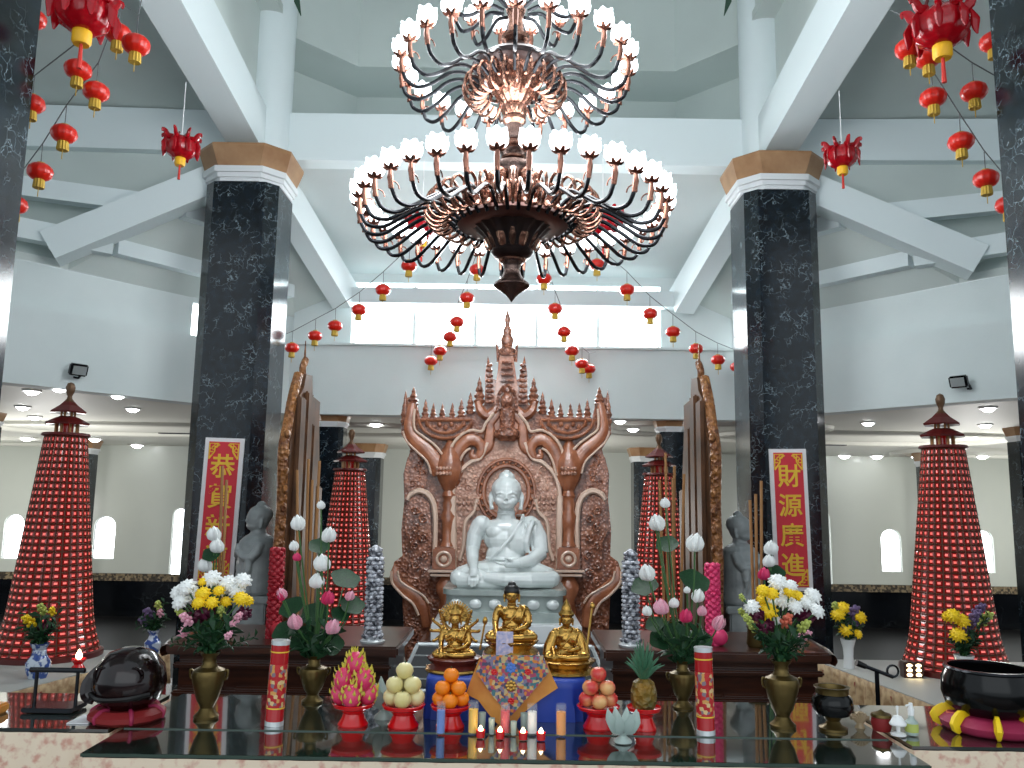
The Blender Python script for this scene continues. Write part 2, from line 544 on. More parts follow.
# ---- low ceiling of the aisle, a horseshoe round the octagonal hall
cx0, cy0 = 2.8, 10.3
EX, EY = 6.5, 5.7
poly = [(-EX - .08, EY + .08, CEIL), (-cx0 - .03, cy0 + .1, CEIL), (cx0 + .03, cy0 + .1, CEIL), (EX + .08, EY + .08, CEIL), (13, EY + .08, CEIL), (13, DW + .2, CEIL), (-13, DW + .2, CEIL), (-13, EY + .08, CEIL)]
struct(MB().prism(poly, (0, 0, 0.18)).build('ceiling', 'lowceil', smooth=False))
# oval mouldings on the aisle ceiling
k = 2
for (px, py, rx, ry) in ((140, 428, 2.2, 1.0), (858, 437, 2.2, 1.0), (715, 428, 1.5, 0.9), (330, 428, 1.5, 0.9), (985, 452, 1.6, 0.9), (5, 440, 1.6, 0.9)):
    c = atz(px, py, CEIL)
    pts = [(c.x + rx * math.copysign(abs(math.cos(a)) ** 0.6, math.cos(a)), c.y + ry * math.copysign(abs(math.sin(a)) ** 0.6, math.sin(a)), CEIL - 0.005) for a in [2 * PI * q / 48 for q in range(49)]]
    struct(MB().tube(pts, 0.06, 8).build('trim_%d' % k, 'lowceil'))
    k += 1
# ---- fascia wall round the hall, above the aisle opening
LEDGE, TOP = 4.24, 4.70
zwin0, zwin1 = at(512, 348, cy0).z, at(512, 279, cy0).z
f = MB().box((0, cy0 + 0.12, (CEIL - .03 + zwin0) / 2), (2 * cx0, 0.24, zwin0 - CEIL + .03))
f.box((0, cy0 + 0.10, zwin0 + 0.012), (2 * cx0, 0.30, 0.03))
struct(f.build('wall_fascia', 'plaster', smooth=False))
wx0, wx1 = at(350, 320, cy0).x, at(662, 320, cy0).x
zr0, zr1 = at(512, 306, cy0).z, at(512, 291, cy0).z
f = MB()
f.box(((-cx0 + wx0) / 2, cy0 + 0.2, (zwin0 + zwin1) / 2 + .1), (cx0 + wx0, 0.2, zwin1 - zwin0 + .2))
f.box(((cx0 + wx1) / 2, cy0 + 0.2, (zwin0 + zwin1) / 2 + .1), (cx0 - wx1, 0.2, zwin1 - zwin0 + .2))
f.box(((wx0 + wx1) / 2, cy0 + 0.2, zwin1 + 0.1), (wx1 - wx0, 0.2, 0.3))
struct(f.build('wall_clerestory', 'plaster', smooth=False))
struct(MB().box((0, cy0 + 0.02, (zr0 + zr1) / 2), (2 * at(690, 300, cy0).x, 0.22, zr1 - zr0)).build('trim_8', 'beamw', smooth=False))
npan = 5
for i in range(npan):
    a, b = lerp(wx0, wx1, i / npan), lerp(wx0, wx1, (i + 1) / npan)
    w = struct(MB().box(((a + b) / 2, cy0 + 0.26, (zwin0 + zwin1) / 2), (b - a - 0.03, 0.02, zwin1 - zwin0)).build('window_%d' % (10 + i), 'skyglass', smooth=False))
    fr = MB()
    for x in (a + 0.012, b - 0.012):
        fr.box((x, cy0 + 0.23, (zwin0 + zwin1) / 2), (0.03, 0.05, zwin1 - zwin0))
    fr.build('window_frame', 'winframe', w, smooth=False)
for s, n in ((-1, 'left'), (1, 'right')):
    a = Vector((s * cx0, cy0, 0)); b = Vector((s * EX, EY, 0))
    d = (b - a).normalized()
    out = Vector((s * abs(d.y), abs(d.x), 0)).normalized()
    L = (b - a).length
    def seg(mb, t0, t1, z0, z1, o0, th):
        p, q = a + d * t0 + out * o0, a + d * t1 + out * o0
        mb.prism([(p.x, p.y, z0), (q.x, q.y, z0), (q.x, q.y, z1), (p.x, p.y, z1)], out * th)
        return mb
    f = MB()
    seg(f, -0.1, L, CEIL - 0.03, LEDGE, 0, 0.24)
    struct(f.build('wall_fascia_' + n, 'plaster', smooth=False))
    # upper strip, set back, with a side window next to the corner
    t0, t1 = (0.35, 1.3) if s < 0 else (0.0, 0.95)
    f = MB()
    seg(f, -0.1, t0, LEDGE, TOP + .1, 0.10, 0.2)
    seg(f, t1, L, LEDGE, TOP, 0.10, 0.2)
    seg(f, t0, t1, TOP - 0.06, TOP + .1, 0.10, 0.2)
    struct(f.build('wall_upper_' + n, 'plaster', smooth=False))
    w = struct(seg(MB(), t0, t1, LEDGE - 0.02, TOP, 0.26, 0.02).build('window_%d' % (15 if s < 0 else 16), 'skyglass', smooth=False))
    fr = MB()
    for t in (t0 + 0.03, (t0 + t1) / 2, t1 - 0.03):
        seg(fr, t - 0.025, t + 0.025, LEDGE, TOP - 0.06, 0.2, 0.05)
    fr.build('window_frame', 'winframe', w, smooth=False)

# ---- roof structure
XL, XR = at(232, 500, 8.5).x, at(781, 500, 8.5).x
DA = 8.5
zbb = at(512, 163, 8.6).z        # underside of the cross beam
zbt = at(512, 116, 8.6).z
trim = 20
def beam_obj(p, q, w, h, m='beamw'):
    global trim
    o = struct(MB().beam(p, q, w, h).build('trim_%d' % trim, m, smooth=False))
    trim += 1
    return o
beam_obj((XL, 8.73, (zbb + zbt) / 2), (XR, 8.73, (zbb + zbt) / 2), 0.26, zbt - zbb)
slope = 0.112
for s, X in ((-1, XL), (1, XR)):
    # cross beam carried on into the side bay
    e = at(512 + s * 495, 134, 8.45)
    h2 = (zbt - zbb) * 0.86
    beam_obj((X, 8.6, zbb + 0.02 + h2 / 2), (s * 7.2, 8.35, zbb - 0.02 + h2 / 2), 0.26, h2)
    # main rafter rising towards the middle of the hall
    z0 = zbb + 0.16
    beam_obj((X + s * 0.02, 8.62, z0 + 0.05), (X + s * 0.02, 1.0, z0 + 0.05 + 7.62 * slope), 0.34, 0.5)
    # rafter falling to the clerestory
    beam_obj((X - s * 0.10, 8.8, zbb - 0.08), (s * 2.13, 10.32, 4.95), 0.26, 0.34)
    # hip rafter to the side wall
    beam_obj((X + s * 0.1, 8.6, zbb - 0.12), (s * 4.62, 8.0, 4.84), 0.32, 0.30)
    # round post carrying the lantern tower
    o = struct(MB().lathe([(0.255, zbb + 0.04), (0.255, 12.0)], (s * 2.73, 8.62, 0), 28, cap=True).build('trim_%d' % trim, 'beamw'))
    trim += 1
    # sloping ceiling facets over the side bay
    A1 = Vector((X - s * 0.1, 8.78, zbb + 0.05))
    A2 = Vector((X, 8.62, zbb + 0.05))
    Wc = Vector((s * cx0, cy0 + 0.2, TOP)); We = Vector((s * 4.56, 8.25, TOP)); Wl = Vector((s * (EX + .1), EY + .1, TOP))
    B1 = Vector((s * 6.9, 8.35, zbb + 0.05))
    Wm = Vector((s * 2.13, cy0 + 0.2, 5.0))
    mb = MB()
    for tri in ((A1, We, Wc), (A1, Wc, Wm), (A2, B1, We), (B1, Wl, We)):
        mb.prism(tri, (0, 0, 0.08))
    struct(mb.build('ceiling_' + ('left' if s < 0 else 'right'), 'ceil', smooth=False))
    for t in (0.45, 0.78):
        beam_obj(A1.lerp(Wc, t) - Vector((0, 0, .03)), A1.lerp(We, t) - Vector((0, 0, .03)), 0.14, 0.16)
        beam_obj(A2.lerp(We, t) - Vector((0, 0, .03)), B1.lerp(Wl, t) - Vector((0, 0, .03)), 0.14, 0.2)
    # rising ceiling of the front side bay
    mb = MB()
    zc = zbb + 0.02 + h2 - 0.03
    mb.prism([(X, 8.7, zc), (s * 9, 8.7, zc), (s * 9, 1.0, zc + 7.7 * slope), (X, 1.0, zc + 7.7 * slope)], (0, 0, 0.1))
    struct(mb.build('ceiling_bay_' + ('left' if s < 0 else 'right'), 'ceil', smooth=False))
# sloping ceiling behind the cross beam
struct(MB().prism([(XL - .1, 8.8, zbb + 0.02), (XR + .1, 8.8, zbb + 0.02), (2.13, cy0 + .2, zwin1 + .02), (-2.13, cy0 + .2, zwin1 + .02)], (0, 0.02, 0.1)).build('ceiling_back', 'plaster', smooth=False))
# lantern tower: two octagonal drums, the upper one corbelled out
def drum(name, half, yback, z0, z1, diag):
    mb = MB()
    pts = [(-half - diag, yback - diag), (-half, yback), (half, yback), (half + diag, yback - diag), (half + diag, 1.5)]
    pts = [(-half - diag, 1.5)] + pts
    for (p, q) in zip(pts, pts[1:]):
        v = Vector((q[0] - p[0], q[1] - p[1], 0)).normalized()
        n = Vector((-v.y, v.x, 0)) * 0.2
        mb.prism([(p[0], p[1], z0), (q[0], q[1], z0), (q[0], q[1], z1), (p[0], p[1], z1)], n)
    return struct(mb.build(name, 'ceil', smooth=False))
zso = at(512, 96, 10.3).z
drum('wall_drum', 2.1, 10.3, zbb + 0.45, zso, 0.7)
drum('wall_tower', 1.95, 9.55, zso, 12.0, 0.65)
mb = MB()
mb.prism([(-3.05, 1.5, zso), (-3.05, 9.7, zso), (-2.15, 10.6, zso), (2.15, 10.6, zso), (3.05, 9.7, zso), (3.05, 1.5, zso), (2.57, 1.5, zso), (2.57, 8.88, zso), (1.94, 9.52, zso), (-1.94, 9.52, zso), (-2.57, 8.88, zso), (-2.57, 1.5, zso)], (0, 0, 0.10), (0, 0, -0.05))
struct(mb.build('ceiling_drum', 'ceil', smooth=False))
struct(MB().box((0, 5.6, 12.05), (8, 9, 0.1)).build('ceiling_tower', 'ceil', smooth=False))

# ================================================================== COLUMNS
def octo(h, c):
    return [(-h + c, -h), (h - c, -h), (h, -h + c), (h, h - c), (h - c, h), (-h + c, h), (-h, h - c), (-h, -h + c)]
def column(label, x, y, half, z0, z1, ch=0.3, group='dark marble columns'):
    t = thing('marble_column', label, 'column', (x, y, z0), group)
    H = z1 - z0
    k = half / 0.39
    mb = MB().prism([(p[0], p[1], 0) for p in octo(half, half * ch)], (0, 0, H - 0.39 * k))
    mb.build('shaft', 'blackmarble', t, smooth=False)
    mb = MB()
    for (g, za, zb_) in ((0.015, 0.39, 0.35), (0.035, 0.35, 0.30), (0.06, 0.30, 0.235)):
        mb.prism([(p[0], p[1], H - za * k) for p in octo(half + g * k, half * 0.5)], (0, 0, (za - zb_) * k))
    mb.build('moulding', 'moulding', t, smooth=False)
    mb = MB()
    lo = [(p[0], p[1], H - 0.235 * k) for p in octo(half + 0.05 * k, half * 0.55)]
    hi = [(p[0], p[1], H - 0.03 * k) for p in octo(half + 0.11 * k, half * 0.58)]
    n0 = len(mb.bm.faces)
    a = [mb.bm.verts.new(p) for p in lo]; b = [mb.bm.verts.new(p) for p in hi]
    mb.bm.faces.new(a[::-1]); 
    for i in range(8):
        mb.bm.faces.new((a[i], a[(i + 1) % 8], b[(i + 1) % 8], b[i]))
    c = [mb.bm.verts.new(Vector(p) + Vector((0, 0, 0.03 * k))) for p in hi]
    for i in range(8):
        mb.bm.faces.new((b[i], b[(i + 1) % 8], c[(i + 1) % 8], c[i]))
    mb.bm.faces.new(c)
    mb.build('capital', 'capital', t, smooth=False)
    return t
zcap = at(512, 148, 8.06).z
column('dark marble column with brown capital behind the left red banner', XL, DA, 0.375, 0.0, zcap)
column('dark marble column with brown capital behind the right red banner', XR, DA, 0.375, 0.0, zcap)
p = at(-44, 500, 4.3)
column('nearest dark marble column, cut off by the left edge of the photo', p.x - 0.40, 4.3, 0.40, 0.0, 6.7)
p = at(1060, 500, 4.3)
column('nearest dark marble column, cut off by the right edge of the photo', p.x + 0.42, 4.3, 0.42, 0.0, 6.7)
for (px, py, d, half, lab) in ((333, 413, 10.65, 0.17, 'slim dark column under the ceiling edge, beside the inner left red pagoda'),
                         (369, 448, 16.2, 0.27, 'dark column by the far wall, just left of the carved throne'),
                         (671, 421, 10.65, 0.17, 'slim dark column under the ceiling edge, beside the inner right red pagoda'),
                         (646, 452, 16.2, 0.27, 'dark column by the far wall, just right of the carved throne'),
                         (934, 459, 16.2, 0.27, 'dark column by the far wall, behind the outer right red pagoda'),
                         (80, 450, 16.2, 0.27, 'dark column by the far wall, behind the outer left red pagoda'),
                         (1026, 426, 11.0, 0.19, 'slim dark column in the aisle at the right edge of the photo'),
                         (-17, 411, 11.0, 0.19, 'slim dark column in the aisle at the left edge of the photo')):
    c = at(px, py, d)
    column(lab, c.x, d, half, 0.0, CEIL)

# ================================================================== LIGHT FITTINGS ON THE BUILDING
def floodlight(px, py, lab, s):
    # mounted on the side fascia: walk the ray to the wall plane
    a = Vector((s * cx0, cy0, 0)); b = Vector((s * EX, EY, 0))
    d = (b - a).normalized(); n = Vector((-d.y, d.x, 0))
    v = ray(px, py)
    t = (a - CAM).dot(n) / v.dot(n)
    p = CAM + v * t
    rz = math.atan2(d.y, d.x) if s > 0 else math.atan2(-d.y, -d.x)
    inw = Vector((-s * abs(d.y), -abs(d.x), 0))
    o = thing('floodlight', lab, 'floodlight', p + inw * 0.14, 'black floodlights on the fascia')
    o.rotation_euler = (R_(18), 0, rz)
    MB().box((0, 0, 0), (0.17, 0.06, 0.12), bevel=0.012).build('housing', 'arm', o)
    MB().box((0, -0.034, 0), (0.13, 0.01, 0.085)).build('lens', 'grey', o, smooth=False)
    MB().tube([(0.07, 0.02, -0.02), (0.06, 0.10, -0.10), (0.02, 0.12, -0.10)], 0.012, 6).build('bracket', 'arm', o)
floodlight(72, 371, 'black floodlight on the white fascia above the left red pagoda', -1)
floodlight(965, 383, 'black floodlight on the white fascia above the right red pagoda', 1)
DL = [(60, 387), (32, 390), (23, 406), (35, 416), (27, 437), (133, 408), (118, 394), (137, 448), (95, 438),
      (868, 422), (988, 407), (985, 424), (975, 434), (915, 454), (877, 461), (982, 455), (620, 420), (633, 428), (376, 423), (711, 429), (845, 473), (200, 404)]
first = None
def dl_label(i, px, py):
    L = {0: 'round ceiling downlight, topmost of those left of the outer left pagoda', 1: 'round ceiling downlight, second from the top left of the left pagoda',
         2: 'round ceiling downlight at the left edge, level with the left pagoda finial', 3: 'round ceiling downlight, just below and right of the one at the left edge',
         4: 'round ceiling downlight, lowest of those left of the outer left pagoda', 5: 'bright downlight midway between the left pagoda finial and the marble column',
         6: 'ceiling downlight close to the fascia, upper right of the left pagoda finial', 7: 'ceiling downlight nearest the far wall, right of the left pagoda',
         8: 'ceiling downlight just right of the left pagoda roofs', 9: 'bright downlight between the right banner column and the right pagoda finial',
         10: 'ceiling downlight highest of those right of the right pagoda finial', 11: 'ceiling downlight, second from the top right of the right pagoda finial',
         12: 'ceiling downlight level with the roofs right of the right pagoda', 13: 'ceiling downlight just left of the top rows of the right pagoda',
         14: 'ceiling downlight near the far wall, left of the right pagoda', 15: 'ceiling downlight nearest the far wall, right of the right pagoda',
         16: 'ceiling downlight just right of the carved throne, the left of a pair', 17: 'ceiling downlight right of the carved throne, the right of a pair',
         18: 'ceiling downlight just left of the carved throne', 19: 'ceiling downlight beside the right carved wing screen',
         20: 'small ceiling downlight lowest on the right, near the far wall', 21: 'ceiling downlight half hidden by the left banner column'}
    return L[i]
for i, (px, py) in enumerate(DL):
    c = atz(px, py, CEIL)
    if c.y > DW - 0.3: c = Vector((c.x * (DW - 0.5) / c.y, DW - 0.5, CEIL))
    s = max(1.0, c.y / 11.0) * 0.075
    if first is None:
        t = thing('downlight', dl_label(i, px, py), 'ceiling light', (c.x, c.y, CEIL - 0.001), 'round downlights in the aisle ceiling')
        MB().lathe([(1.0, 0.0), (1.25, 0.0), (1.25, -0.25), (1.0, -0.25), (1.0, 0.0)], seg=20, cap=False).build('rim', 'downrim', t)
        MB().lathe([(0, -0.75), (0.45, -0.68), (0.8, -0.45), (0.98, -0.1), (0.98, 0.0), (0, 0.0)], seg=20).build('bulb', 'down', t)  # dome swells below the rim to imitate the bloom round the lamp
        t.scale = (s, s, s)
        first = t
    else:
        dup_thing(first, (c.x, c.y, CEIL - 0.001), dl_label(i, px, py), scale=s)
# ceiling fans half hidden behind the banner columns
for (px, py, s, lab) in ((212, 423, -1, 'dark ceiling fan blade tip showing left of the left banner column'), (795, 434, 1, 'dark ceiling fan blade tip showing right of the right banner column')):
    c = atz(px, py - 4, CEIL)
    t = thing('ceiling_fan', lab, 'ceiling fan', (c.x, c.y, CEIL), 'ceiling fans behind the columns')
    MB().lathe([(0.05, 0), (0.05, -0.03), (0.015, -0.04), (0.015, -0.16), (0.09, -0.18), (0.10, -0.24), (0.04, -0.28), (0, -0.28)], seg=16).build('motor', 'fan', t)
    for k in range(3):
        a = PI * (0.5 - s * 0.5) + k * 2 * PI / 3
        rot = Matrix.Rotation(a, 3, 'Z')
        MB().box(rot @ Vector((0.40, 0, -0.21)), (0.62, 0.11, 0.012), rot).build('blade', 'fan', t, smooth=False)
# ================================================================== CHANDELIER
CD = 5.0
cxy = at(513, 200, CD)
def zc(py): return at(513, py, CD).z
K = 0.0063
ztip = zc(302)
ch = thing('chandelier', 'huge two-tier bronze and copper chandelier with glowing tulip glass shades', 'chandelier', (cxy.x, CD, ztip))
def prof(l): return [(r * K, zc(y) - ztip) for (r, y) in l]
MB().lathe(prof([(0, 302.5), (2.5, 299), (6, 295), (11, 291), (16, 288), (18, 286), (17, 283.5), (12, 280), (9, 275), (8, 270), (9, 265), (12, 262)]), seg=28).build('finial', 'brownbronze', ch)
MB().lathe(prof([(8, 263), (13, 262), (14, 260), (11, 258)]), seg=28).build('copper_ring', 'copper', ch)
MB().lathe(prof([(12, 259), (19, 256), (21, 253), (20, 250)]), seg=28).build('bowl_foot', 'darkmetal', ch)
MB().lathe(prof([(19, 251), (22, 247), (25, 241), (27.5, 236)]), seg=48, wave=0.07, waves=12).build('leaf_collar', 'copper', ch)
MB().lathe(prof([(20, 250), (24, 242), (29, 236), (35, 230.5), (40, 227.5)]), seg=72, wave=0.045, waves=18).build('fluted_bowl', 'darkmetal', ch)
MB().lathe(prof([(0, 229), (40, 229), (54, 227), (56, 225), (54, 221), (30, 219), (0, 219)]), seg=48).build('disc', mat('brown_bronze', (98, 62, 54), 0.35, 0.5), ch)
# copper acanthus crown and the turned stem up to the upper tier
def crown(r0, r1, z0, z1, n, name='leaf_crown'):
    mb = MB()
    for k in range(n):
        a = 2 * PI * k / n
        d = Vector((math.cos(a), math.sin(a), 0))
        pts = [d * r0 + Vector((0, 0, z0)), d * (r0 + (r1 - r0) * .3) + Vector((0, 0, lerp(z0, z1, .5))), d * lerp(r0, r1, .6) + Vector((0, 0, lerp(z0, z1, .95))), d * r1 + Vector((0, 0, lerp(z0, z1, .9))), d * (r1 * 1.05) + Vector((0, 0, lerp(z0, z1, .65)))]
        mb.tube(smoothpath(pts, 3), radii([.02, .035, .03, .018, .008], 13), 6)
    return mb.build(name, 'copper', ch)
crown(26 * K, 44 * K, zc(222) - ztip, zc(196) - ztip, 16)
crown(18 * K, 28 * K, zc(212) - ztip, zc(178) - ztip, 12)
MB().lathe(prof([(30, 220), (26, 205), (18, 190), (15, 184)]), seg=36, wave=0.07, waves=12).build('copper_vase', 'copper', ch)
MB().lathe(prof([(15, 184), (19, 176), (20, 170), (17, 164), (10, 161), (12, 157), (15, 152), (12, 148), (8, 146)]), seg=28).build('knop', 'brownbronze', ch)
MB().lathe(prof([(8, 146), (12, 142), (12, 138), (9, 130), (8, 118), (10, 112)]), seg=24).build('stem', 'brownbronze', ch)
for rr in ([(10, 161.5), (13, 160), (13, 158), (10, 156.5)], [(12, 150), (16, 148), (16, 145), (9, 143)], [(8, 126), (12, 122), (12, 119), (8, 116)]):
    MB().lathe(prof(rr), seg=24).build('copper_ring', 'copper', ch)
MB().lathe(prof([(9, 116), (13, 112), (13, 108), (10, 106), (18, 98), (26, 86), (30, 74), (24, 70)]), seg=48, wave=0.06, waves=14).build('copper_bowl', 'copper', ch)
MB().lathe(prof([(24, 76), (42, 72), (44, 68), (36, 62), (20, 55), (12, 48), (10, 44)]), seg=36).build('saucer', 'darkmetal', ch)
MB().lathe(prof([(10, 45), (14, 41), (14, 37), (9, 34), (7, 20), (10, 12), (12, 4), (8, -6), (7, -30), (14, -40), (16, -52), (9, -60), (6, -80)]), seg=28).build('copper_stem', 'copper', ch)
ztop = 11.95 - ztip
MB().tube([(0, 0, zc(-78) - ztip), (0, 0, ztop)], 0.03, 10).build('suspension_rod', 'darkmetal', ch)
# tulip shade, leaf cup, arm: built once, then turned round the ring
def make_arm(R, zl, path, sc):
    mb = MB()
    pts = smoothpath([(R + p[0], 0, zl + p[1]) for p in path], 6)
    arm = mb.tube(pts, 0.0125, 7).build('arm', 'arm', ch)
    mb = MB()
    mb.tube([(R - 0.012, 0, zl - 0.11), (R, 0, zl - 0.05), (R, 0, zl)], [0.014, 0.017, 0.012], 8)
    for k in range(6):
        a = 2 * PI * k / 6
        d = Vector((math.cos(a), math.sin(a), 0))
        b = Vector((R, 0, zl))
        mb.tube([b, b + d * .030 * sc + Vector((0, 0, .008)), b + d * .046 * sc + Vector((0, 0, .016)), b + d * .052 * sc + Vector((0, 0, .012))], [.008, .015 * sc, .011 * sc, .003], 5)
    c = [Vector((R - .03 - .035 * math.cos(t), 0, zl - .10 + .035 * math.sin(t))) for t in [q * .5 for q in range(8)]]
    mb.tube(c, radii([.004, .006], 8), 5)
    cup = mb.build('leaf_cup', 'cupmetal', arm)
    sh = MB().lathe([(0.012, .004), (.042, .012), (.060, .040), (.063, .070), (.056, .094), (.058, .104), (.053, .104), (.051, .094), (.057, .070), (.054, .042), (.036, .018), (0.0, .010)], seg=36, waves=6, wave_fn=lambda k: [0, .02, .05, .06, .06, .10, .10, .06, .06, .05, .02, 0][k]).build('glass_shade', 'shade', arm)
    for v in sh.data.vertices:
        z = v.co.z
        a = math.atan2(v.co.y, v.co.x)
        if z > .09: v.co.z += .007 * math.cos(6 * a)
        v.co = Vector((v.co.x * sc + R, v.co.y * sc, v.co.z * sc + zl))
    return arm
def ring(proto, n, a0):
    for i in range(n):
        c = proto if i == 0 else dup(proto, ch)
        c.rotation_euler = (0, 0, a0 + 2 * PI * i / n)
def scroll(R, z, r, n, a0):
    pts = []
    for q in range(17):
        t = -2.6 + q * 5.6 / 16
        rr = r * (1.0 if q < 12 else 1 - .12 * (q - 11))
        pts.append((R + rr * math.cos(t), 0, z + rr * 1.15 * math.sin(t)))
    p = MB().tube(pts, 0.011, 6).build('scroll', 'copper', ch)
    ring(p, n, a0)
zl1 = zc(213) - ztip
a = make_arm(0.95, zl1, [(-.60, -.10), (-.50, -.03), (-.38, -.03), (-.26, -.10), (-.15, -.17), (-.06, -.17), (-.02, -.12), (0, -.06)], .94)
ring(a, 36, -PI / 2 + PI / 36)
scroll(0.47, zl1 - 0.0, 0.085, 36, 0)
scroll(0.39, zl1 + 0.0, 0.06, 24, 0.1)
zl2 = zc(73) - ztip
a = make_arm(0.73, zl2, [(-.50, -.10), (-.40, -.05), (-.30, -.07), (-.20, -.15), (-.11, -.19), (-.04, -.16), (-.015, -.11), (0, -.06)], .96)
ring(a, 24, -PI / 2)
scroll(0.25, zl2 - 0.12, 0.08, 24, 0.05)
a = make_arm(0.42, zl2 + .52, [(-.34, -.10), (-.24, -.08), (-.14, -.16), (-.06, -.18), (-.02, -.12), (0, -.06)], .95)
ring(a, 12, -PI / 2 + .26)

# ================================================================== LANTERNS
def make_lantern():
    t = thing('red_lantern', 'x', 'lantern')
    mb = MB().lathe([(.022, .056), (.050, .050), (.072, .030), (.080, .004), (.075, -.022), (.056, -.044), (.028, -.054)], seg=48, wave=.025, waves=12)
    mb.build('globe', 'redlan', t)
    MB().lathe([(.0, .066), (.026, .064), (.028, .054), (.0, .050)], seg=14).build('cap', 'goldfr', t)
    MB().lathe([(.030, -.050), (.032, -.060), (.035, -.104), (.033, -.112), (0, -.108)], seg=24, wave=.07, waves=12).build('fringe', 'goldfr', t)
    MB().tube([(0, 0, -.105), (0, 0, -.17)], .003, 5).build('tassel_thread', 'goldfr', t)
    MB().tube([(0, 0, .062), (0, 0, .192)], .003, 5).build('hanging_thread', 'cord', t)
    return t
lan0 = make_lantern()
used = [False]
def place_lantern(p, label, group, s=1.0):
    if not used[0]:
        used[0] = True
        lan0.location = p; lan0.scale = (s, s, s); lan0['label'] = label; lan0['group'] = group
        return lan0
    return dup_thing(lan0, p, label, scale=s, group=group, rotz=random.random() * 6)
def garland(pix, d0, d1, name, wireends, group):
    n = len(pix)
    pts = []
    for i, (px, py) in enumerate(pix):
        d = lerp(d0, d1, i / max(1, n - 1))
        p = at(px, py, d)
        pts.append(p + Vector((0, 0, .20)))
        place_lantern(p, '%s red lantern from the top on %s' % (ORD[i], name), group)
    a = at(wireends[0][0], wireends[0][1], wireends[0][2]); b = at(wireends[1][0], wireends[1][1], wireends[1][2])
    mb = MB().tube([a] + pts + [b], .004, 5)
    o = mb.build('lantern_cord', 'cord')
    tag(o, 'thin grey lantern cord of ' + name, 'cord', 'cords of the lantern strings')
garland([(409, 266), (383, 290), (359, 310), (335, 326), (315, 336), (292, 348), (274, 355)], 8.2, 9.7, 'the far string sloping down left', ((440, 215, 7.6), (262, 350, 9.9)), 'lanterns of the far left string')
garland([(477, 270), (467, 298), (457, 322), (450, 337), (440, 351), (431, 361)], 8.4, 10.0, 'the short string left of the chandelier tip', ((486, 225, 7.6), (425, 345, 10.1)), 'lanterns of the inner left string')
garland([(544, 279), (555, 309), (564, 332), (572, 351), (582, 364), (589, 369)], 8.4, 10.0, 'the short string right of the chandelier tip', ((534, 225, 7.6), (596, 352, 10.1)), 'lanterns of the inner right string')
garland([(597, 265), (627, 290), (650, 314), (673, 332), (696, 349), (718, 360), (737, 367)], 8.2, 9.7, 'the far string sloping down right', ((575, 215, 7.6), (752, 362, 9.9)), 'lanterns of the far right string')
garland([(136, 45), (118, 34), (96, 92), (64, 134), (40, 172), (15, 205)], 4.6, 5.4, 'the long string at the upper left', ((150, -40, 4.7), (2, 200, 5.4)), 'lanterns of the upper left string')
garland([(78, 70), (32, 104), (33, 19)][0:2], 4.8, 5.1, 'the side string at the upper left', ((118, -20, 4.7), (0, 118, 5.3)), 'lanterns of the upper left side string')
place_lantern(at(33, 19, 4.9), 'small red paper lantern peeking out beside the nearest left column', 'lanterns by the nearest columns')
garland([(909, 49), (928, 58), (933, 98), (961, 142), (986, 179), (1008, 205)], 4.6, 5.4, 'the long string at the upper right', ((890, 10, 4.7), (1022, 190, 5.4)), 'lanterns of the upper right string')
garland([(974, 92)], 4.95, 5.1, 'the side string at the upper right', ((905, 15, 4.7), (1020, 90, 5.3)), 'lanterns of the upper right side string')
place_lantern(at(993, 42, 4.9), 'small red paper lantern peeking out beside the nearest right column', 'lanterns by the nearest columns')

def make_lotus_lantern():
    t = thing('lotus_lantern', 'x', 'lantern')
    MB().lathe([(.04, .10), (.09, .085), (.125, .04), (.13, -.01), (.11, -.06), (.06, -.095)], seg=48, wave=.04, waves=10).build('globe', 'redlan2', t)
    for k in range(8):
        a = 2 * PI * k / 8
        d = Vector((math.cos(a), math.sin(a), 0))
        u = Vector((0, 0, 1))
        mb = MB()
        mb.tube(smoothpath([d * .07 + u * .09, d * .12 + u * .08, d * .145 + u * .115, d * .17 + u * .125, d * .172 + u * .10], 3), radii([.022, .03, .024, .014, .006], 13), 6, flat=.6)
        mb.tube(smoothpath([d * .135 + u * .06, d * .15 + u * 0.01, d * .148 + u * -.04, d * .155 + u * -.075], 3), radii([.008, .026, .02, .006], 10), 6, flat=.5)
        mb.build('petal', 'redlan2', t)
    for a in (0.6, 2.4):
        MB().tube(smoothpath([(0.02 * math.cos(a), 0.02 * math.sin(a), .09), (.06 * math.cos(a), .06 * math.sin(a), .13), (.05 * math.cos(a), .05 * math.sin(a), .17)], 4), .009, 6).build('dark_horn', 'pagroof', t)
    MB().lathe([(0, -.07), (.040, -.075), (.046, -.10), (.046, -.15), (.038, -.165), (0, -.16)], seg=20).build('yellow_tube', 'yellowcyl', t)
    MB().tube([(0, 0, -.16), (0, 0, -.29)], [.008, .012], 7).build('red_tassel', 'redthread', t)
    MB().tube([(0, 0, .09), (0, 0, .62)], .004, 5).build('hanging_cord', 'cordw', t)
    return t
ll = make_lotus_lantern()
LL = [(181, 148, 6.6, .95, 'crimson lotus lantern hanging left of the left column capital'),
      (842, 157, 6.6, .95, 'crimson lotus lantern hanging right of the right column capital'),
      (84, 14, 4.3, 1.12, 'large crimson lotus lantern at the top left of the photo'),
      (941, 28, 4.3, 1.12, 'large crimson lotus lantern at the top right of the photo'),
      (422, 229, 7.2, 1.05, 'crimson lotus lantern behind the left lower arms of the chandelier'),
      (603, 225, 7.2, 1.05, 'crimson lotus lantern behind the right lower arms of the chandelier')]
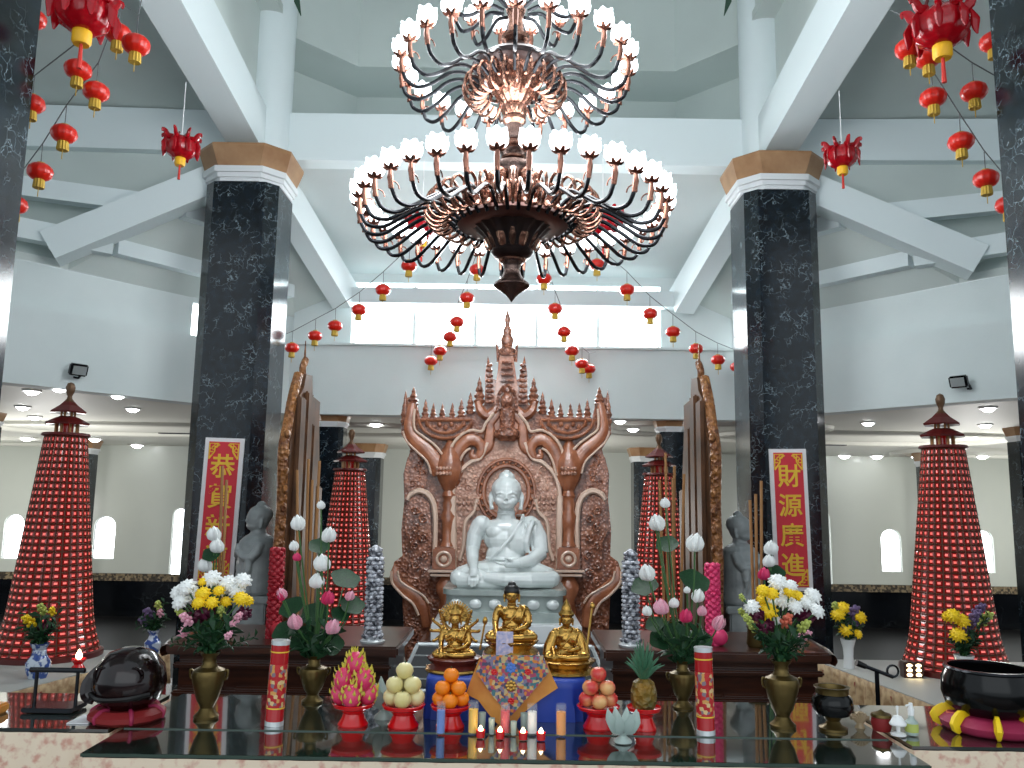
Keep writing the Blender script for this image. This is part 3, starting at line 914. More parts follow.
for i, (px, py, d, s, lab) in enumerate(LL):
    p = at(px, py, d)
    if i == 0:
        ll.location = p; ll.scale = (s,) * 3; ll['label'] = lab; ll['group'] = 'lotus lanterns'; 
    else:
        dup_thing(ll, p, lab, scale=s, group='lotus lanterns', rotz=random.random())
# tips of green ribbons hanging in the tower
for (px, lab) in ((301, 'tip of a dark green ribbon hanging beside the left round post'), (724, 'tip of a dark green ribbon hanging beside the right round post')):
    p = at(px, 16, 8.0)
    s = -1 if px < 512 else 1
    o = MB().tube([(0, 0, 0), (s * .05, 0, .16), (s * .10, .02, .9)], [.004, .035, .05], 6, flat=.3).build('green_ribbon', 'greenrib', None, loc=p)
    tag(o, lab, 'ribbon', 'green ribbons')
# ================================================================== THRONE (carved teak back screen)
TD = 7.6
tc0 = at(506, 665, TD)
th = thing('carved_throne', 'tall carved reddish teak throne back with spires behind the white Buddha', 'throne', (tc0.x, TD, tc0.z))
def T(px, py, dy=0.0):
    p = at(px, py, TD)
    return Vector((p.x - tc0.x, dy, p.z - tc0.z))
def mir(px): return 1012.5 - px
def both(fn):
    fn(lambda x: x, 'left'); fn(mir, 'right')
def outline(pts, dy, th_, mb):
    poly = [T(x, y, dy) for (x, y) in pts]
    mb.prism(poly, (0, th_, 0))
    return mb
def curl(cx, cy, r, a0, turns, m, mb, w, dy, sgn=1):
    pts = []
    n = int(18 * turns)
    for q in range(n + 1):
        t = q / n
        a = a0 + sgn * t * turns * 2 * PI
        rr = r * (1 - .85 * t)
        pts.append(T(m(cx + rr * math.cos(a)), cy - rr * math.sin(a), dy))
    mb.tube(pts, radii([w, w * .4], n + 1), 6)
# silhouette of the back board
half = [(506, 352), (499, 352), (497, 380), (492, 378), (489, 372), (486, 382), (484, 404), (478, 410), (470, 412), (462, 416), (420, 418), (417, 405), (413, 396), (404, 398), (401, 412), (401, 434), (406, 442), (412, 452), (407, 458), (403, 474), (404, 500), (401, 530), (402, 556), (394, 562), (391, 572), (394, 584), (402, 596), (404, 640), (405, 665)]
full = half + [(mir(x), y) for (x, y) in reversed(half[1:])]
mb = MB()
outline(full, 0.02, 0.08, mb)
mb.build('back_board', 'teakcarve', th, smooth=False)
# pale carved arch behind the statue
arch_half = [(506, 428), (496, 430), (488, 444), (482, 458), (470, 462), (456, 482), (452, 496), (452, 592), (506, 592)]
mb = MB()
outline(arch_half + [(mir(x), y) for (x, y) in reversed(arch_half[1:-1])], -0.03, 0.06, mb)
mb.build('arch_panel', 'teaklight', th, smooth=False)
# halo ring behind the head
mb = MB()
c = T(506.3, 492)
for (r, w) in ((.205, .022), (.255, .016)):
    mb.tube([(c.x + r * math.cos(a), -0.06, c.z + r * 1.15 * math.sin(a)) for a in [2 * PI * q / 40 for q in range(41)]], w, 7)
for q in range(26):
    a = 2 * PI * q / 26
    mb.ell((c.x + .23 * math.cos(a), -.07, c.z + .265 * math.sin(a)), .016, u=8, v=6)
mb.build('halo', 'teak', th)
def side(m, n):
    # frame strip beside the statue, pale and polished
    mb = MB()
    mb.tube(smoothpath([T(m(x), y, -.06) for (x, y) in ((488, 443), (481, 458), (470, 463), (459, 474), (454, 488), (453, 500))], 4), .020, 7)
    mb.tube([T(m(453), 496, -.07), T(m(454), 540, -.07), T(m(454), 592, -.07)], .030, 8, flat=.7)
    mb.tube(smoothpath([T(m(x), y, -.07) for (x, y) in ((478, 497), (474, 512), (466, 522), (464, 545), (460, 560))], 4), .018, 7)
    mb.build('arch_frame', 'teakedge', th)
    mb = MB()
    outline([(m(x), y) for (x, y) in ((457, 494), (482, 494), (478, 506), (471, 518), (459, 514))], -.07, .05, mb)
    for i in range(5):
        for j in range(3):
            mb.ell(T(m(460 + i * 4.4), 498 + j * 5.5, -.075), (.018, .015, .022), u=8, v=6)
    mb.build('lattice_bracket', 'teaklight', th)
    mb = MB()
    outline([(m(x), y) for (x, y) in ((474, 466), (455, 490), (455, 582), (468, 582), (474, 540), (466, 500), (480, 484))], -.05, .03, mb)
    for (x, y, r) in ((470, 470, 4), (463, 480, 4), (476, 480, 3.5), (468, 488, 3.5), (459, 530, 4), (460, 545, 4), (470, 548, 4), (462, 562, 4), (459, 576, 4)):
        curl(x, y, r, random.random() * 6, 1.3, m, mb, .012, -.05)
    mb.build('leaf_carving', 'teaklight', th)
    # great S-shaped horn with a scroll, rising to the tower
    mb = MB()
    pts = [(452, 472), (455, 458), (461, 446), (470, 440), (479, 443), (482, 451), (478, 458), (472, 456), (473, 450)]
    mb.tube(smoothpath([T(m(x), y, -.05) for (x, y) in pts], 5), radii([.075, .07, .068, .062, .055, .05, .042, .03, .014], 41), 9, flat=.7)
    mb.tube(smoothpath([T(m(x), y, -.04) for (x, y) in ((482, 452), (488, 446), (490, 434), (490, 424), (496, 416), (500, 408))], 5), radii([.05, .052, .05, .045, .04, .03], 26), 8, flat=.7)
    mb.build('scroll_horn', 'teak', th)
    mb = MB()
    mb.tube(smoothpath([T(m(x), y, -.085) for (x, y) in ((449, 462), (452, 448), (460, 437), (471, 431), (482, 432), (486, 424), (494, 414))], 5), .014, 6)
    mb.tube(smoothpath([T(m(x), y, -.085) for (x, y) in ((456, 476), (461, 460), (466, 452), (471, 449))], 5), .012, 6)
    mb.build('horn_edge', 'teakedge', th)
    # outer horn up to the corner finial
    mb = MB()
    mb.tube(smoothpath([T(m(x), y, -.05) for (x, y) in ((441, 474), (436, 462), (427, 450), (416, 440), (410, 430), (411, 416), (413, 404))], 5), radii([.08, .078, .072, .062, .055, .048, .036], 31), 9, flat=.7)
    mb.build('outer_horn', 'teak', th)
    mb = MB()
    mb.tube(smoothpath([T(m(x), y, -.09) for (x, y) in ((447, 460), (436, 446), (424, 437), (416, 430), (415, 418), (416, 410))], 5), .012, 6)
    mb.tube(smoothpath([T(m(x), y, -.09) for (x, y) in ((432, 474), (428, 462), (418, 452), (408, 442), (404, 432))], 5), .010, 6)
    mb.build('horn_edge', 'teakedge', th)
    # spires
    def spire(x, y0, y1, w, name='spire'):
        mb = MB()
        a, b = T(m(x), y0, .02), T(m(x), y1, .02)
        h = b.z - a.z
        mb.lathe([(w * .7, 0), (w, h * .12), (w * .7, h * .2), (w * .95, h * .3), (w * .55, h * .42), (w * .7, h * .5), (w * .32, h * .68), (w * .4, h * .74), (w * .14, h * .9), (0, h)], a, 12)
        mb.build(name, 'teakcarve', th)
    for (x, y0, y1, w) in ((413, 406, 386, .052), (404.5, 425, 389, .045), (425, 420, 398, .04), (433, 419, 402, .035), (442, 419, 402, .035), (452, 419, 402, .035), (461, 418, 398, .04), (470, 414, 391, .045), (479, 404, 376, .055)):
        spire(x, y0, y1, w)
    # half-moon basket under the spires
    mb = MB()
    pts = [(424, 418)] + [(446 + 26 * math.cos(PI + PI * q / 16), 420 + 19 * math.sin(PI * q / 16)) for q in range(17)] + [(470, 418)]
    outline([(m(x), y) for (x, y) in pts], -.06, .1, mb)
    mb.build('crown_basket', 'teakcarve', th)
    mb = MB()
    for r in (1.0, .72):
        mb.tube([T(m(446 + 26 * r * math.cos(PI + PI * q / 16)), 420 + 19 * r * math.sin(PI * q / 16), -.08) for q in range(17)], .016, 6)
    mb.tube([T(m(422), 421, -.08), T(m(472), 421, -.08)], .016, 6)
    for q in range(7):
        mb.ell(T(m(428 + q * 6), 425 + (3 if q % 2 else 0), -.075), (.022, .02, .026), u=8, v=6)
    mb.build('basket_rim', 'teak', th)
    # curved tendril beside the tower
    mb = MB()
    mb.tube(smoothpath([T(m(x), y, -.05) for (x, y) in ((478, 402), (481, 411), (488, 416), (494, 411), (497, 406))], 4), radii([.03, .042, .045, .035, .02], 17), 7)
    mb.build('tendril', 'teak', th)
    # leaf strip of the tower
    mb = MB()
    outline([(m(x), y) for (x, y) in ((485, 405), (485, 374), (488, 356), (493, 376), (495, 405))], -.02, .05, mb)
    for q in range(8):
        mb.ell(T(m(489.5), 402 - q * 5.2, -.03), (.045 - q * .002, .02, .02), u=8, v=6)
    mb.build('leaf_strip', 'teakcarve', th)
    # pillar: urn, neck, post, rosette box, mouldings
    mb = MB()
    b = T(m(445), 665, -.04)
    def zz(y): return T(m(445), y).z - b.z
    mb.lathe([(.10, zz(665)), (.10, zz(650)), (.07, zz(640)), (.085, zz(618)), (.06, zz(600)), (.10, zz(590)), (.10, zz(584)), (.055, zz(576)), (.07, zz(571))], b, 20)
    mb.lathe([(.075, zz(546)), (.05, zz(540)), (.06, zz(525)), (.075, zz(516)), (.05, zz(510)), (.06, zz(505)), (.05, zz(500)), (.065, zz(496)), (.05, zz(491)), (.07, zz(487))], b, 20)
    mb.lathe([(.06, zz(488)), (.10, zz(480)), (.125, zz(470)), (.12, zz(462)), (.08, zz(452)), (.04, zz(444)), (.0, zz(434))], b, 20, wave=.05, waves=9)
    mb.build('pillar', 'teak', th)
    mb = MB()
    mb.box(T(m(445), 558, -.06), (.20, .16, .20), bevel=.015)
    mb.build('rosette_box', 'teak', th)
    mb = MB()
    c = T(m(445), 558, -.145)
    mb.tube([(c.x + .06 * math.cos(a), c.y, c.z + .06 * math.sin(a)) for a in [2 * PI * q / 20 for q in range(21)]], .014, 6)
    mb.ell(c, (.03, .02, .03))
    mb.box(T(m(445), 570, -.08), (.28, .18, .022), bevel=.006).box(T(m(445), 574, -.08), (.24, .16, .02), bevel=.006)
    mb.build('rosette', 'teakedge', th)
    mb = MB()
    for (y, w) in ((469, .095), (474, .08)):
        for q in range(5):
            mb.ell(T(m(445 + (q - 2) * 3.2), y, -.155), (.016, .015, .018), u=8, v=6)
    mb.build('urn_beads', 'teaklight', th)
    # outer wing with an arched border and scroll foot
    mb = MB()
    mb.tube(smoothpath([T(m(x), y, -.05) for (x, y) in ((408, 500), (412, 494), (421, 491), (430, 496), (435, 508), (436, 530), (435, 556))], 5), radii([.018, .024, .028, .028, .026, .024, .02], 31), 7)
    mb.build('wing_border', 'teakedge', th)
    mb = MB()
    outline([(m(x), y) for (x, y) in ((408, 500), (420, 495), (430, 503), (432, 540), (430, 585), (420, 600), (408, 580), (412, 545), (405, 530))], -.04, .06, mb)
    for q in range(9):
        curl(416 + (q % 2) * 8, 510 + q * 9, 4.5, q, 1.4, m, mb, .014, -.06, 1 if q % 2 else -1)
    mb.build('wing_carving', 'teakcarve', th)
    mb = MB()
    mb.tube(smoothpath([T(m(x), y, -.06) for (x, y) in ((396, 566), (396, 578), (405, 588), (416, 596), (424, 608), (427, 626))], 5), radii([.02, .05, .062, .06, .055, .04], 26), 8, flat=.7)
    mb.build('wing_foot', 'teak', th)
    mb = MB()
    mb.tube(smoothpath([T(m(x), y, -.10) for (x, y) in ((393, 570), (394, 582), (404, 594), (414, 602), (420, 614))], 4), .012, 6)
    mb.tube(smoothpath([T(m(x), y, -.10) for (x, y) in ((399, 570), (402, 580), (412, 587), (424, 594), (430, 602))], 4), .010, 6)
    mb.build('foot_edge', 'teakedge', th)
    mb = MB()
    outline([(m(x), y) for (x, y) in ((412, 445), (405, 470), (405, 500), (412, 560), (404, 600), (408, 660), (432, 660), (432, 600), (422, 560), (424, 500), (428, 470))], -.02, .03, mb)
    for q in range(10):
        x, y = 404 + random.random() * 12, 448 + q * 5
        curl(x + 8, y, 3.5, random.random() * 6, 1.2, m, mb, .012, -.02)
    for q in range(8):
        curl(412 + random.random() * 14, 615 + q * 6, 5, random.random() * 6, 1.3, m, mb, .015, -.03)
    mb.build('side_scrolls', 'teakcarve', th)
both(side)
# central tower with its niche and spire
mb = MB()
outline([(494, 430), (495, 390), (500, 355), (513, 355), (518, 390), (519, 430)], -.04, .1, mb)
mb.build('tower', 'teak', th, smooth=False)
mb = MB()
b = T(507, 440, -.06)
def zz(y): return T(507, y).z - b.z
mb.lathe([(.07, zz(442)), (.12, zz(437)), (.12, zz(432)), (.07, zz(428)), (.075, zz(410)), (.05, zz(408))], b, 18)
mb.ell(T(507, 402, -.1), (.06, .04, .075)).ell(T(507, 392, -.1), (.035, .03, .05))
mb.tube(smoothpath([T(x, y, -.09) for (x, y) in ((498, 412), (499, 396), (507, 386), (515, 396), (516, 412))], 4), .016, 6)
for y in (382, 376, 370, 364):
    mb.box(T(507, y, -.06), (.13 - (382 - y) * .002, .08, .018), bevel=.005)
mb.build('tower_niche', 'teakcarve', th)
mb = MB()
b = T(507, 356, -.0)
def zz(y): return T(507, y).z - b.z
mb.lathe([(.075, zz(356)), (.085, zz(350)), (.05, zz(346)), (.065, zz(340)), (.04, zz(334)), (.045, zz(330)), (.022, zz(326)), (.026, zz(322)), (.03, zz(319)), (.012, zz(313)), (0, zz(307))], b, 14)
for (x0, y0, x1, y1) in ((499, 362, 496, 338), (515, 362, 518, 338)):
    mb.tube([T(x0, y0), T(x1, y1)], [.025, .004], 6)
mb.build('main_spire', 'teakcarve', th)

# ================================================================== MAIN BUDDHA
BD = 7.05
def buddha_body(mb, H, crowned=False, hair=True):
    s = H
    E = lambda c, r, rot=None: mb.ell(Vector(c) * s, tuple(v * s for v in ((r,) * 3 if isinstance(r, (int, float)) else r)), rot, 16, 12)
    L = lambda pts, rad: mb.tube([Vector(p) * s for p in pts], [v * s for v in rad], 12)
    # pelvis, belly, chest
    E((0, .02, .13), (.27, .20, .12)); E((0, 0, .25), (.175, .145, .14)); E((0, .01, .40), (.20, .145, .14)); E((0, .01, .49), (.215, .13, .09))
    E((-.08, -.06, .455), (.095, .065, .07)); E((.08, -.06, .455), (.095, .065, .07))
    E((.09, -.02, .40), (.14, .135, .17))
    # shoulders and neck
    E((-.215, .01, .515), .085); E((.215, .01, .515), .088)
    L([(0, .02, .52), (0, .0, .62), (0, -.01, .68)], [.10, .075, .075])
    for z in (.615, .63): E((0, -.003, z), (.083, .083, .010))
    # head
    E((0, -.02, .79), (.122, .135, .145)); E((0, -.06, .715), (.088, .09, .07)); E((0, -.115, .683), (.035, .03, .025))
    E((-.055, -.10, .735), (.045, .04, .045)); E((.055, -.10, .735), (.045, .04, .045))
    # hair cap and topknot
    if hair:
        E((0, .0, .825), (.138, .148, .125)); E((0, .01, .935), (.075, .078, .06)); E((0, .01, .975), (.035, .035, .03))
    # brow, lids, nose, lips
    for q in (-1, 1):
        L([(q * .018, -.146, .787), (q * .05, -.146, .800), (q * .092, -.112, .785)], [.007, .007, .006])
        E((q * .050, -.130, .768), (.030, .016, .010))
        L([(q * .128, -.005, .80), (q * .138, -.01, .76), (q * .134, -.015, .70), (q * .125, -.02, .65)], [.020, .022, .018, .020])
    L([(0, -.150, .785), (0, -.168, .755), (0, -.178, .738)], [.007, .010, .012])
    E((-.012, -.152, .738), .008); E((.012, -.152, .738), .008)
    E((0, -.150, .709), (.030, .014, .008)); E((0, -.146, .698), (.024, .014, .008))
    # right arm, reaching over the shin (on the left in the photo)
    L([(-.225, .01, .52), (-.275, .0, .42), (-.29, -.03, .30)], [.082, .072, .062])
    L([(-.29, -.03, .30), (-.28, -.17, .215), (-.265, -.30, .165)], [.062, .052, .038])
    L([(-.265, -.30, .165), (-.262, -.345, .13), (-.262, -.365, .09)], [.036, .042, .036])
    for i, (dx, ln) in enumerate(((-.036, .062), (-.013, .078), (.011, .072), (.034, .052))):
        L([(-.262 + dx, -.365, .10), (-.262 + dx * 1.1, -.378, .07), (-.262 + dx * 1.15, -.374, .09 - ln)], [.015, .014, .011])
    L([(-.235, -.335, .14), (-.212, -.352, .105), (-.208, -.355, .075)], [.016, .014, .011])
    # left arm, hand open in the lap
    L([(.225, .01, .52), (.29, .0, .41), (.305, -.04, .28)], [.088, .080, .072])
    L([(.305, -.04, .28), (.22, -.17, .225), (.11, -.235, .205)], [.068, .056, .042])
    L([(.11, -.235, .205), (.05, -.25, .20), (-.005, -.25, .195)], [.038, .036, .028])
    for i, dy in enumerate((-.035, -.012, .012, .035)):
        L([(.0, -.255 + dy, .20), (-.045, -.258 + dy, .205), (-.085 + abs(i - 1) * .012, -.258 + dy, .212)], [.015, .013, .010])
    L([(.055, -.27, .225), (.02, -.285, .245), (-.01, -.285, .25)], [.016, .013, .010])
    # folded legs
    for q in (-1, 1):
        L([(q * .12, .0, .10), (q * .28, -.12, .10), (q * .39, -.20, .085)], [.115, .105, .082])
        E((q * .395, -.21, .078), (.075, .075, .072))
    L([(.39, -.22, .07), (.20, -.33, .075), (.0, -.37, .075), (-.16, -.33, .09)], [.075, .070, .058, .045])
    L([(-.39, -.22, .06), (-.20, -.30, .05), (.0, -.31, .05), (.16, -.28, .06)], [.070, .062, .055, .045])
    # right foot lying sole up on the left thigh, toes
    L([(-.15, -.33, .09), (-.22, -.29, .125), (-.275, -.25, .135)], [.042, .036, .026])
    for i in range(5):
        E((-.285 - .004 * i, -.275 + i * .014, .132), (.016, .009, .011))
    # skirt of the robe over the lap
    E((0, -.19, .065), (.30, .17, .065))
    # robe hem over the left shoulder and across the chest
    L([(.10, .13, .60), (.15, .0, .605), (.13, -.10, .55), (.05, -.155, .42), (-.06, -.165, .30), (-.14, -.12, .22)], [.014] * 6)
    L([(.24, -.07, .56), (.20, -.125, .48), (.18, -.13, .38), (.19, -.11, .29)], [.022, .026, .026, .022])
    for k in range(4):
        L([(.165 + k * .033, -.105 + k * .012, .55), (.15 + k * .036, -.135 + k * .02, .44), (.16 + k * .034, -.115 + k * .02, .31)], [.008, .009, .008])
    for k in range(3):
        L([(.36 - k * .06, -.27 - k * .02, .13), (.20 - k * .05, -.345, .125 - k * .02), (-.05, -.39 + k * .01, .10 - k * .02)], [.006, .008, .006])
    L([(-.17, -.11, .24), (0, -.165, .225), (.16, -.12, .24)], [.013, .014, .013])
sb = at(505, 585, BD)
mh = at(505, 470, BD).z - sb.z
def mainb(mb): buddha_body(mb, mh / 1.0)
tb = thing('buddha_statue', 'large polished white marble Buddha seated cross-legged, one hand over the knee', 'statue', (sb.x, BD, sb.z))
blob('figure', mainb, 0.0065, 'jade', tb, 2)
# lotus-patterned plinth under the Buddha
pb = at(505, 615, BD)
pl = thing('marble_plinth', 'grey-green marble plinth with carved lotus bosses under the white Buddha', 'plinth', (sb.x, BD, pb.z))
hh = sb.z - pb.z
def rr_prism(mb, w, d, z0, z1, c=.1):
    pts = []
    for (sx, sy) in ((1, -1), (1, 1), (-1, 1), (-1, -1)):
        a0 = {(1, -1): -PI / 2, (1, 1): 0, (-1, 1): PI / 2, (-1, -1): PI}[(sx, sy)]
        for q in range(5):
            a = a0 + q * PI / 8
            pts.append((sx * (w / 2 - c) + c * math.cos(a), sy * (d / 2 - c) + c * math.sin(a), z0))
    mb.prism(pts, (0, 0, z1 - z0))
mb = MB()
rr_prism(mb, .98, .92, hh - .04, hh, .16); rr_prism(mb, .93, .86, .07, hh - .04, .14); rr_prism(mb, 1.0, .92, 0, .08, .16)
mb.build('block', 'jadebase', pl)
for q in range(6):
    MB().ell(((q - 2.5) * .15, -.43, hh * .56), (.05, .03, .04)).build('lotus_boss', 'jade', pl)
# white stone slab and black altar with silver edges
wz = at(505, 635, 6.9).z
ws = thing('stone_slab', 'white stone slab under the grey-green marble plinth', 'slab', (sb.x, BD - .05, wz))
x0, x1 = at(431, 620, 6.5).x, at(582, 620, 6.5).x
MB().box(((x0 + x1) / 2 - sb.x, 0, (pb.z - wz) / 2), (x1 - x0, 1.0, pb.z - wz), bevel=.01).build('slab', 'whitestone', ws)
ab = thing('buddha_altar', 'black lacquered altar with silver edges beneath the white Buddha', 'altar', (sb.x, 6.9, 0.6))
ha = wz - 0.6
x0, x1 = at(418, 636, 6.4).x - sb.x, at(592, 636, 6.4).x - sb.x
mb = MB()
lo, hi = -.55, .50
xb0, xb1 = x0 - .13, x1 + .13
zl_ = ha - .30
def frus(mb, a, b):
    va = [mb.bm.verts.new(p) for p in a]; vb = [mb.bm.verts.new(p) for p in b]
    n = len(a)
    mb.bm.faces.new(va[::-1]); mb.bm.faces.new(vb)
    for i in range(n): mb.bm.faces.new((va[i], va[(i + 1) % n], vb[(i + 1) % n], vb[i]))
rect = lambda x0, x1, y0, y1, z: [(x0, y0, z), (x1, y0, z), (x1, y1, z), (x0, y1, z)]
frus(mb, rect(xb0, xb1, lo - .1, hi, zl_), rect(x0, x1, lo + .05, hi, ha))
mb.box(((xb0 + xb1) / 2, (lo + hi) / 2 - .05, zl_ / 2), (xb1 - xb0, hi - lo + .1, zl_))
mb.build('body', 'blackglass', ab, smooth=False)
mb = MB()
for (a, b) in (((xb0, lo - .1, zl_), (x0, lo + .05, ha)), ((xb1, lo - .1, zl_), (x1, lo + .05, ha)), ((x0, lo + .05, ha), (x1, lo + .05, ha)), ((xb0, lo - .1, zl_), (xb1, lo - .1, zl_))):
    mb.tube([a, b], .016, 6)
for q in range(1, 4):
    t = q / 4
    mb.tube([(lerp(xb0, x0, t), lerp(lo - .1, lo + .05, t), lerp(zl_, ha, t)), (lerp(xb1, x1, t), lerp(lo - .1, lo + .05, t), lerp(zl_, ha, t))], .006, 5)
mb.build('silver_edge', 'silver', ab)
# the teak throne stands on the altar's rear: lower carved base
tbz = tc0.z
lowb = MB().box((tc0.x, 7.75, (0.6 + tbz) / 2), (at(612, 600, TD).x - at(398, 600, TD).x, .35, tbz - .6), bevel=.02).build('throne_base', 'darkwood')
tag(lowb, 'dark wooden base carrying the carved teak throne back', 'base')
# ================================================================== SIDE TABLES WITH PAGODAS
def pleats(mb, pts, z0, z1, amp, per, flare=0.0):
    """hanging pleated cloth along a polyline (open), as a thin sheet"""
    P = [Vector((p[0], p[1], 0)) for p in pts]
    col = []
    s = 0.0
    for i in range(len(P) - 1):
        a, b = P[i], P[i + 1]
        L = (b - a).length
        t = (b - a).normalized(); n = Vector((t.y, -t.x, 0))
        k = max(2, int(L / per * 8))
        for q in range(k + (1 if i == len(P) - 2 else 0)):
            u = q / k
            w = math.sin(2 * PI * (s + u * L) / per)
            col.append((a.lerp(b, u), n, w))
        s += L
    rows = 4
    grid = []
    for r in range(rows + 1):
        f = r / rows
        grid.append([mb.bm.verts.new((p + n * (amp * w * (.25 + .75 * f) + flare * f + amp)).to_3d() + Vector((0, 0, lerp(z1, z0, f)))) for (p, n, w) in col])
    for r in range(rows):
        for q in range(len(col) - 1):
            mb.bm.faces.new((grid[r][q], grid[r][q + 1], grid[r + 1][q + 1], grid[r + 1][q]))
    return mb
ZS = 1.12
def side_table(P1, P2, s, lab):
    ox = s * 5.9
    poly = [(P1.x, P1.y), (P2.x, P2.y), (ox, P2.y), (ox, P1.y)]
    t = thing('offering_table', lab, 'table', ((P1.x + ox) / 2, (P1.y + P2.y) / 2, 0.0), 'long side offering tables')
    o = t.location
    loc = [(p[0] - o.x, p[1] - o.y) for p in poly]
    MB().prism([(p[0], p[1], ZS - .05) for p in loc], (0, 0, .05)).build('tabletop', 'whitecloth', t, smooth=False)
    edge = [loc[0], loc[1], loc[2]] if s > 0 else [loc[2], loc[1], loc[0]]
    if s > 0: edge = edge
    fl = -1 if False else 1
    mb = pleats(MB(), edge, ZS - .26, ZS - .003, .016, .12, .02)
    v = mb.build('valance', 'valance', t)
    v.modifiers.new('s', 'SOLIDIFY').thickness = .006
    mb = pleats(MB(), [(p[0] * 1.0, p[1]) for p in edge], 0.0, ZS - .05, .012, .16, 0)
    v = mb.build('skirt', 'redcloth', t)
    for i in range(4):
        x, y = loc[i]
        MB().box((x + (-s * -.1 if i < 2 else -s * .1), y + (-.12 if i in (0, 3) else .12), (ZS - .05) / 2), (.07, .07, ZS - .05)).build('leg', 'darkwood', t, smooth=False)
    return t
PL1, PL2 = atz(168, 651, ZS), atz(-30, 702, ZS)
PR1, PR2 = atz(812, 659, ZS), atz(975, 720, ZS)
side_table(PL1, PL2, -1, 'left side table with white top, cream pleated valance and red skirt')
side_table(PR1, PR2, 1, 'right side table with white top, cream pleated valance and red skirt')

# ---- pagodas of little red lamps
def make_pagoda():
    t = thing('lamp_pagoda', 'x', 'pagoda', group='red lamp pagodas')
    NR, NC = 32, 28
    H = 1.76
    def rad(z):
        f = z / H
        return lerp(.355, .165, f) + .05 * max(0, 1 - f * 5) ** 2
    mb = MB()
    rings = []
    for r in range(NR + 1):
        z = H * r / NR
        rings.append([mb.bm.verts.new((rad(z) * math.cos(2 * PI * (c + .5 * 0) / NC), rad(z) * math.sin(2 * PI * c / NC), z)) for c in range(NC)])
    cells = []
    for r in range(NR):
        for c in range(NC):
            d = (c + 1) % NC
            cells.append(mb.bm.faces.new((rings[r][c], rings[r][d], rings[r + 1][d], rings[r + 1][c])))
    mb.bm.faces.new(rings[-1]); mb.bm.faces.new(rings[0][::-1])
    bmesh.ops.recalc_face_normals(mb.bm, faces=mb.bm.faces[:])
    bmesh.ops.inset_individual(mb.bm, faces=cells, thickness=.0115, depth=-.006)
    for f in cells: f.material_index = 1
    bmesh.ops.inset_individual(mb.bm, faces=cells, thickness=.36, depth=.12, use_relative_offset=True)
    for f in cells: f.material_index = 2
    mb.build('tower', ['niche', 'nichered', 'nichelampglint'], t, smooth=False)
    MB().lathe([(.395, -.02), (.42, -.02), (.42, .02), (.40, .03)], seg=28).build('base', 'pagroof', t)
    MB().lathe([(.17, H), (.19, H + .01), (.18, H + .03), (0, H + .03)], seg=24).build('top_ring', 'pagroof', t)
    for k in range(8):
        a = 2 * PI * k / 8
        MB().tube([(.085 * math.cos(a), .085 * math.sin(a), H + .02), (.085 * math.cos(a), .085 * math.sin(a), H + .13)], .012, 7).build('post', 'pagpost', t)
    MB().lathe([(.0, H + .03), (.05, H + .03), (.05, H + .11), (0, H + .11)], seg=12).build('inner_lamp', 'nichered', t)
    MB().lathe([(.07, H + .115), (.185, H + .10), (.19, H + .115), (.10, H + .16), (.06, H + .175), (0, H + .175)], seg=6).build('roof', 'pagroof', t, smooth=False)
    for k in range(6):
        a = 2 * PI * (k + .5) / 6
        MB().tube([(.05 * math.cos(a), .05 * math.sin(a), H + .17), (.05 * math.cos(a), .05 * math.sin(a), H + .215)], .009, 6).build('post', 'pagpost', t)
    MB().lathe([(.05, H + .212), (.150, H + .20), (.155, H + .212), (.08, H + .265), (.045, H + .30), (0, H + .30)], seg=6).build('roof', 'pagroof', t, smooth=False)
    MB().lathe([(.045, H + .295), (.022, H + .325), (.018, H + .345), (.034, H + .385), (.038, H + .42), (.026, H + .455), (0, H + .47)], seg=16).build('finial', 'finial', t)
    return t
pg = make_pagoda()
PGS = [(45, 7.0, ZS, 'outer left red lamp pagoda, standing free on the left side table'), (956, 6.9, ZS, 'outer right red lamp pagoda, standing free on the right side table'),
       (343, 9.75, .86, 'inner left red lamp pagoda between left wing screen and throne'), (661, 9.75, .86, 'inner right red lamp pagoda behind the right wing screen')]
for i, (px, d, z, lab) in enumerate(PGS):
    p = at(px, 668 if i < 2 else 640, d)
    L = (p.x, d, z + .02)
    if i == 0:
        pg.location = L; pg['label'] = lab
    else:
        dup_thing(pg, L, lab, scale=(1.0 if i < 2 else 1.06))
for (px, n) in ((343, 'left'), (661, 'right')):
    p = at(px, 640, 9.75)
    o = MB().box((0, 0, .43), (1.0, .95, .86), bevel=.01).box((0, 0, .82), (1.06, 1.01, .06), bevel=.01).build('pedestal', 'darkwood', None, loc=(p.x, 9.75, 0))
    tag(o, 'dark wooden pedestal carrying the inner %s red lamp pagoda' % n, 'pedestal')

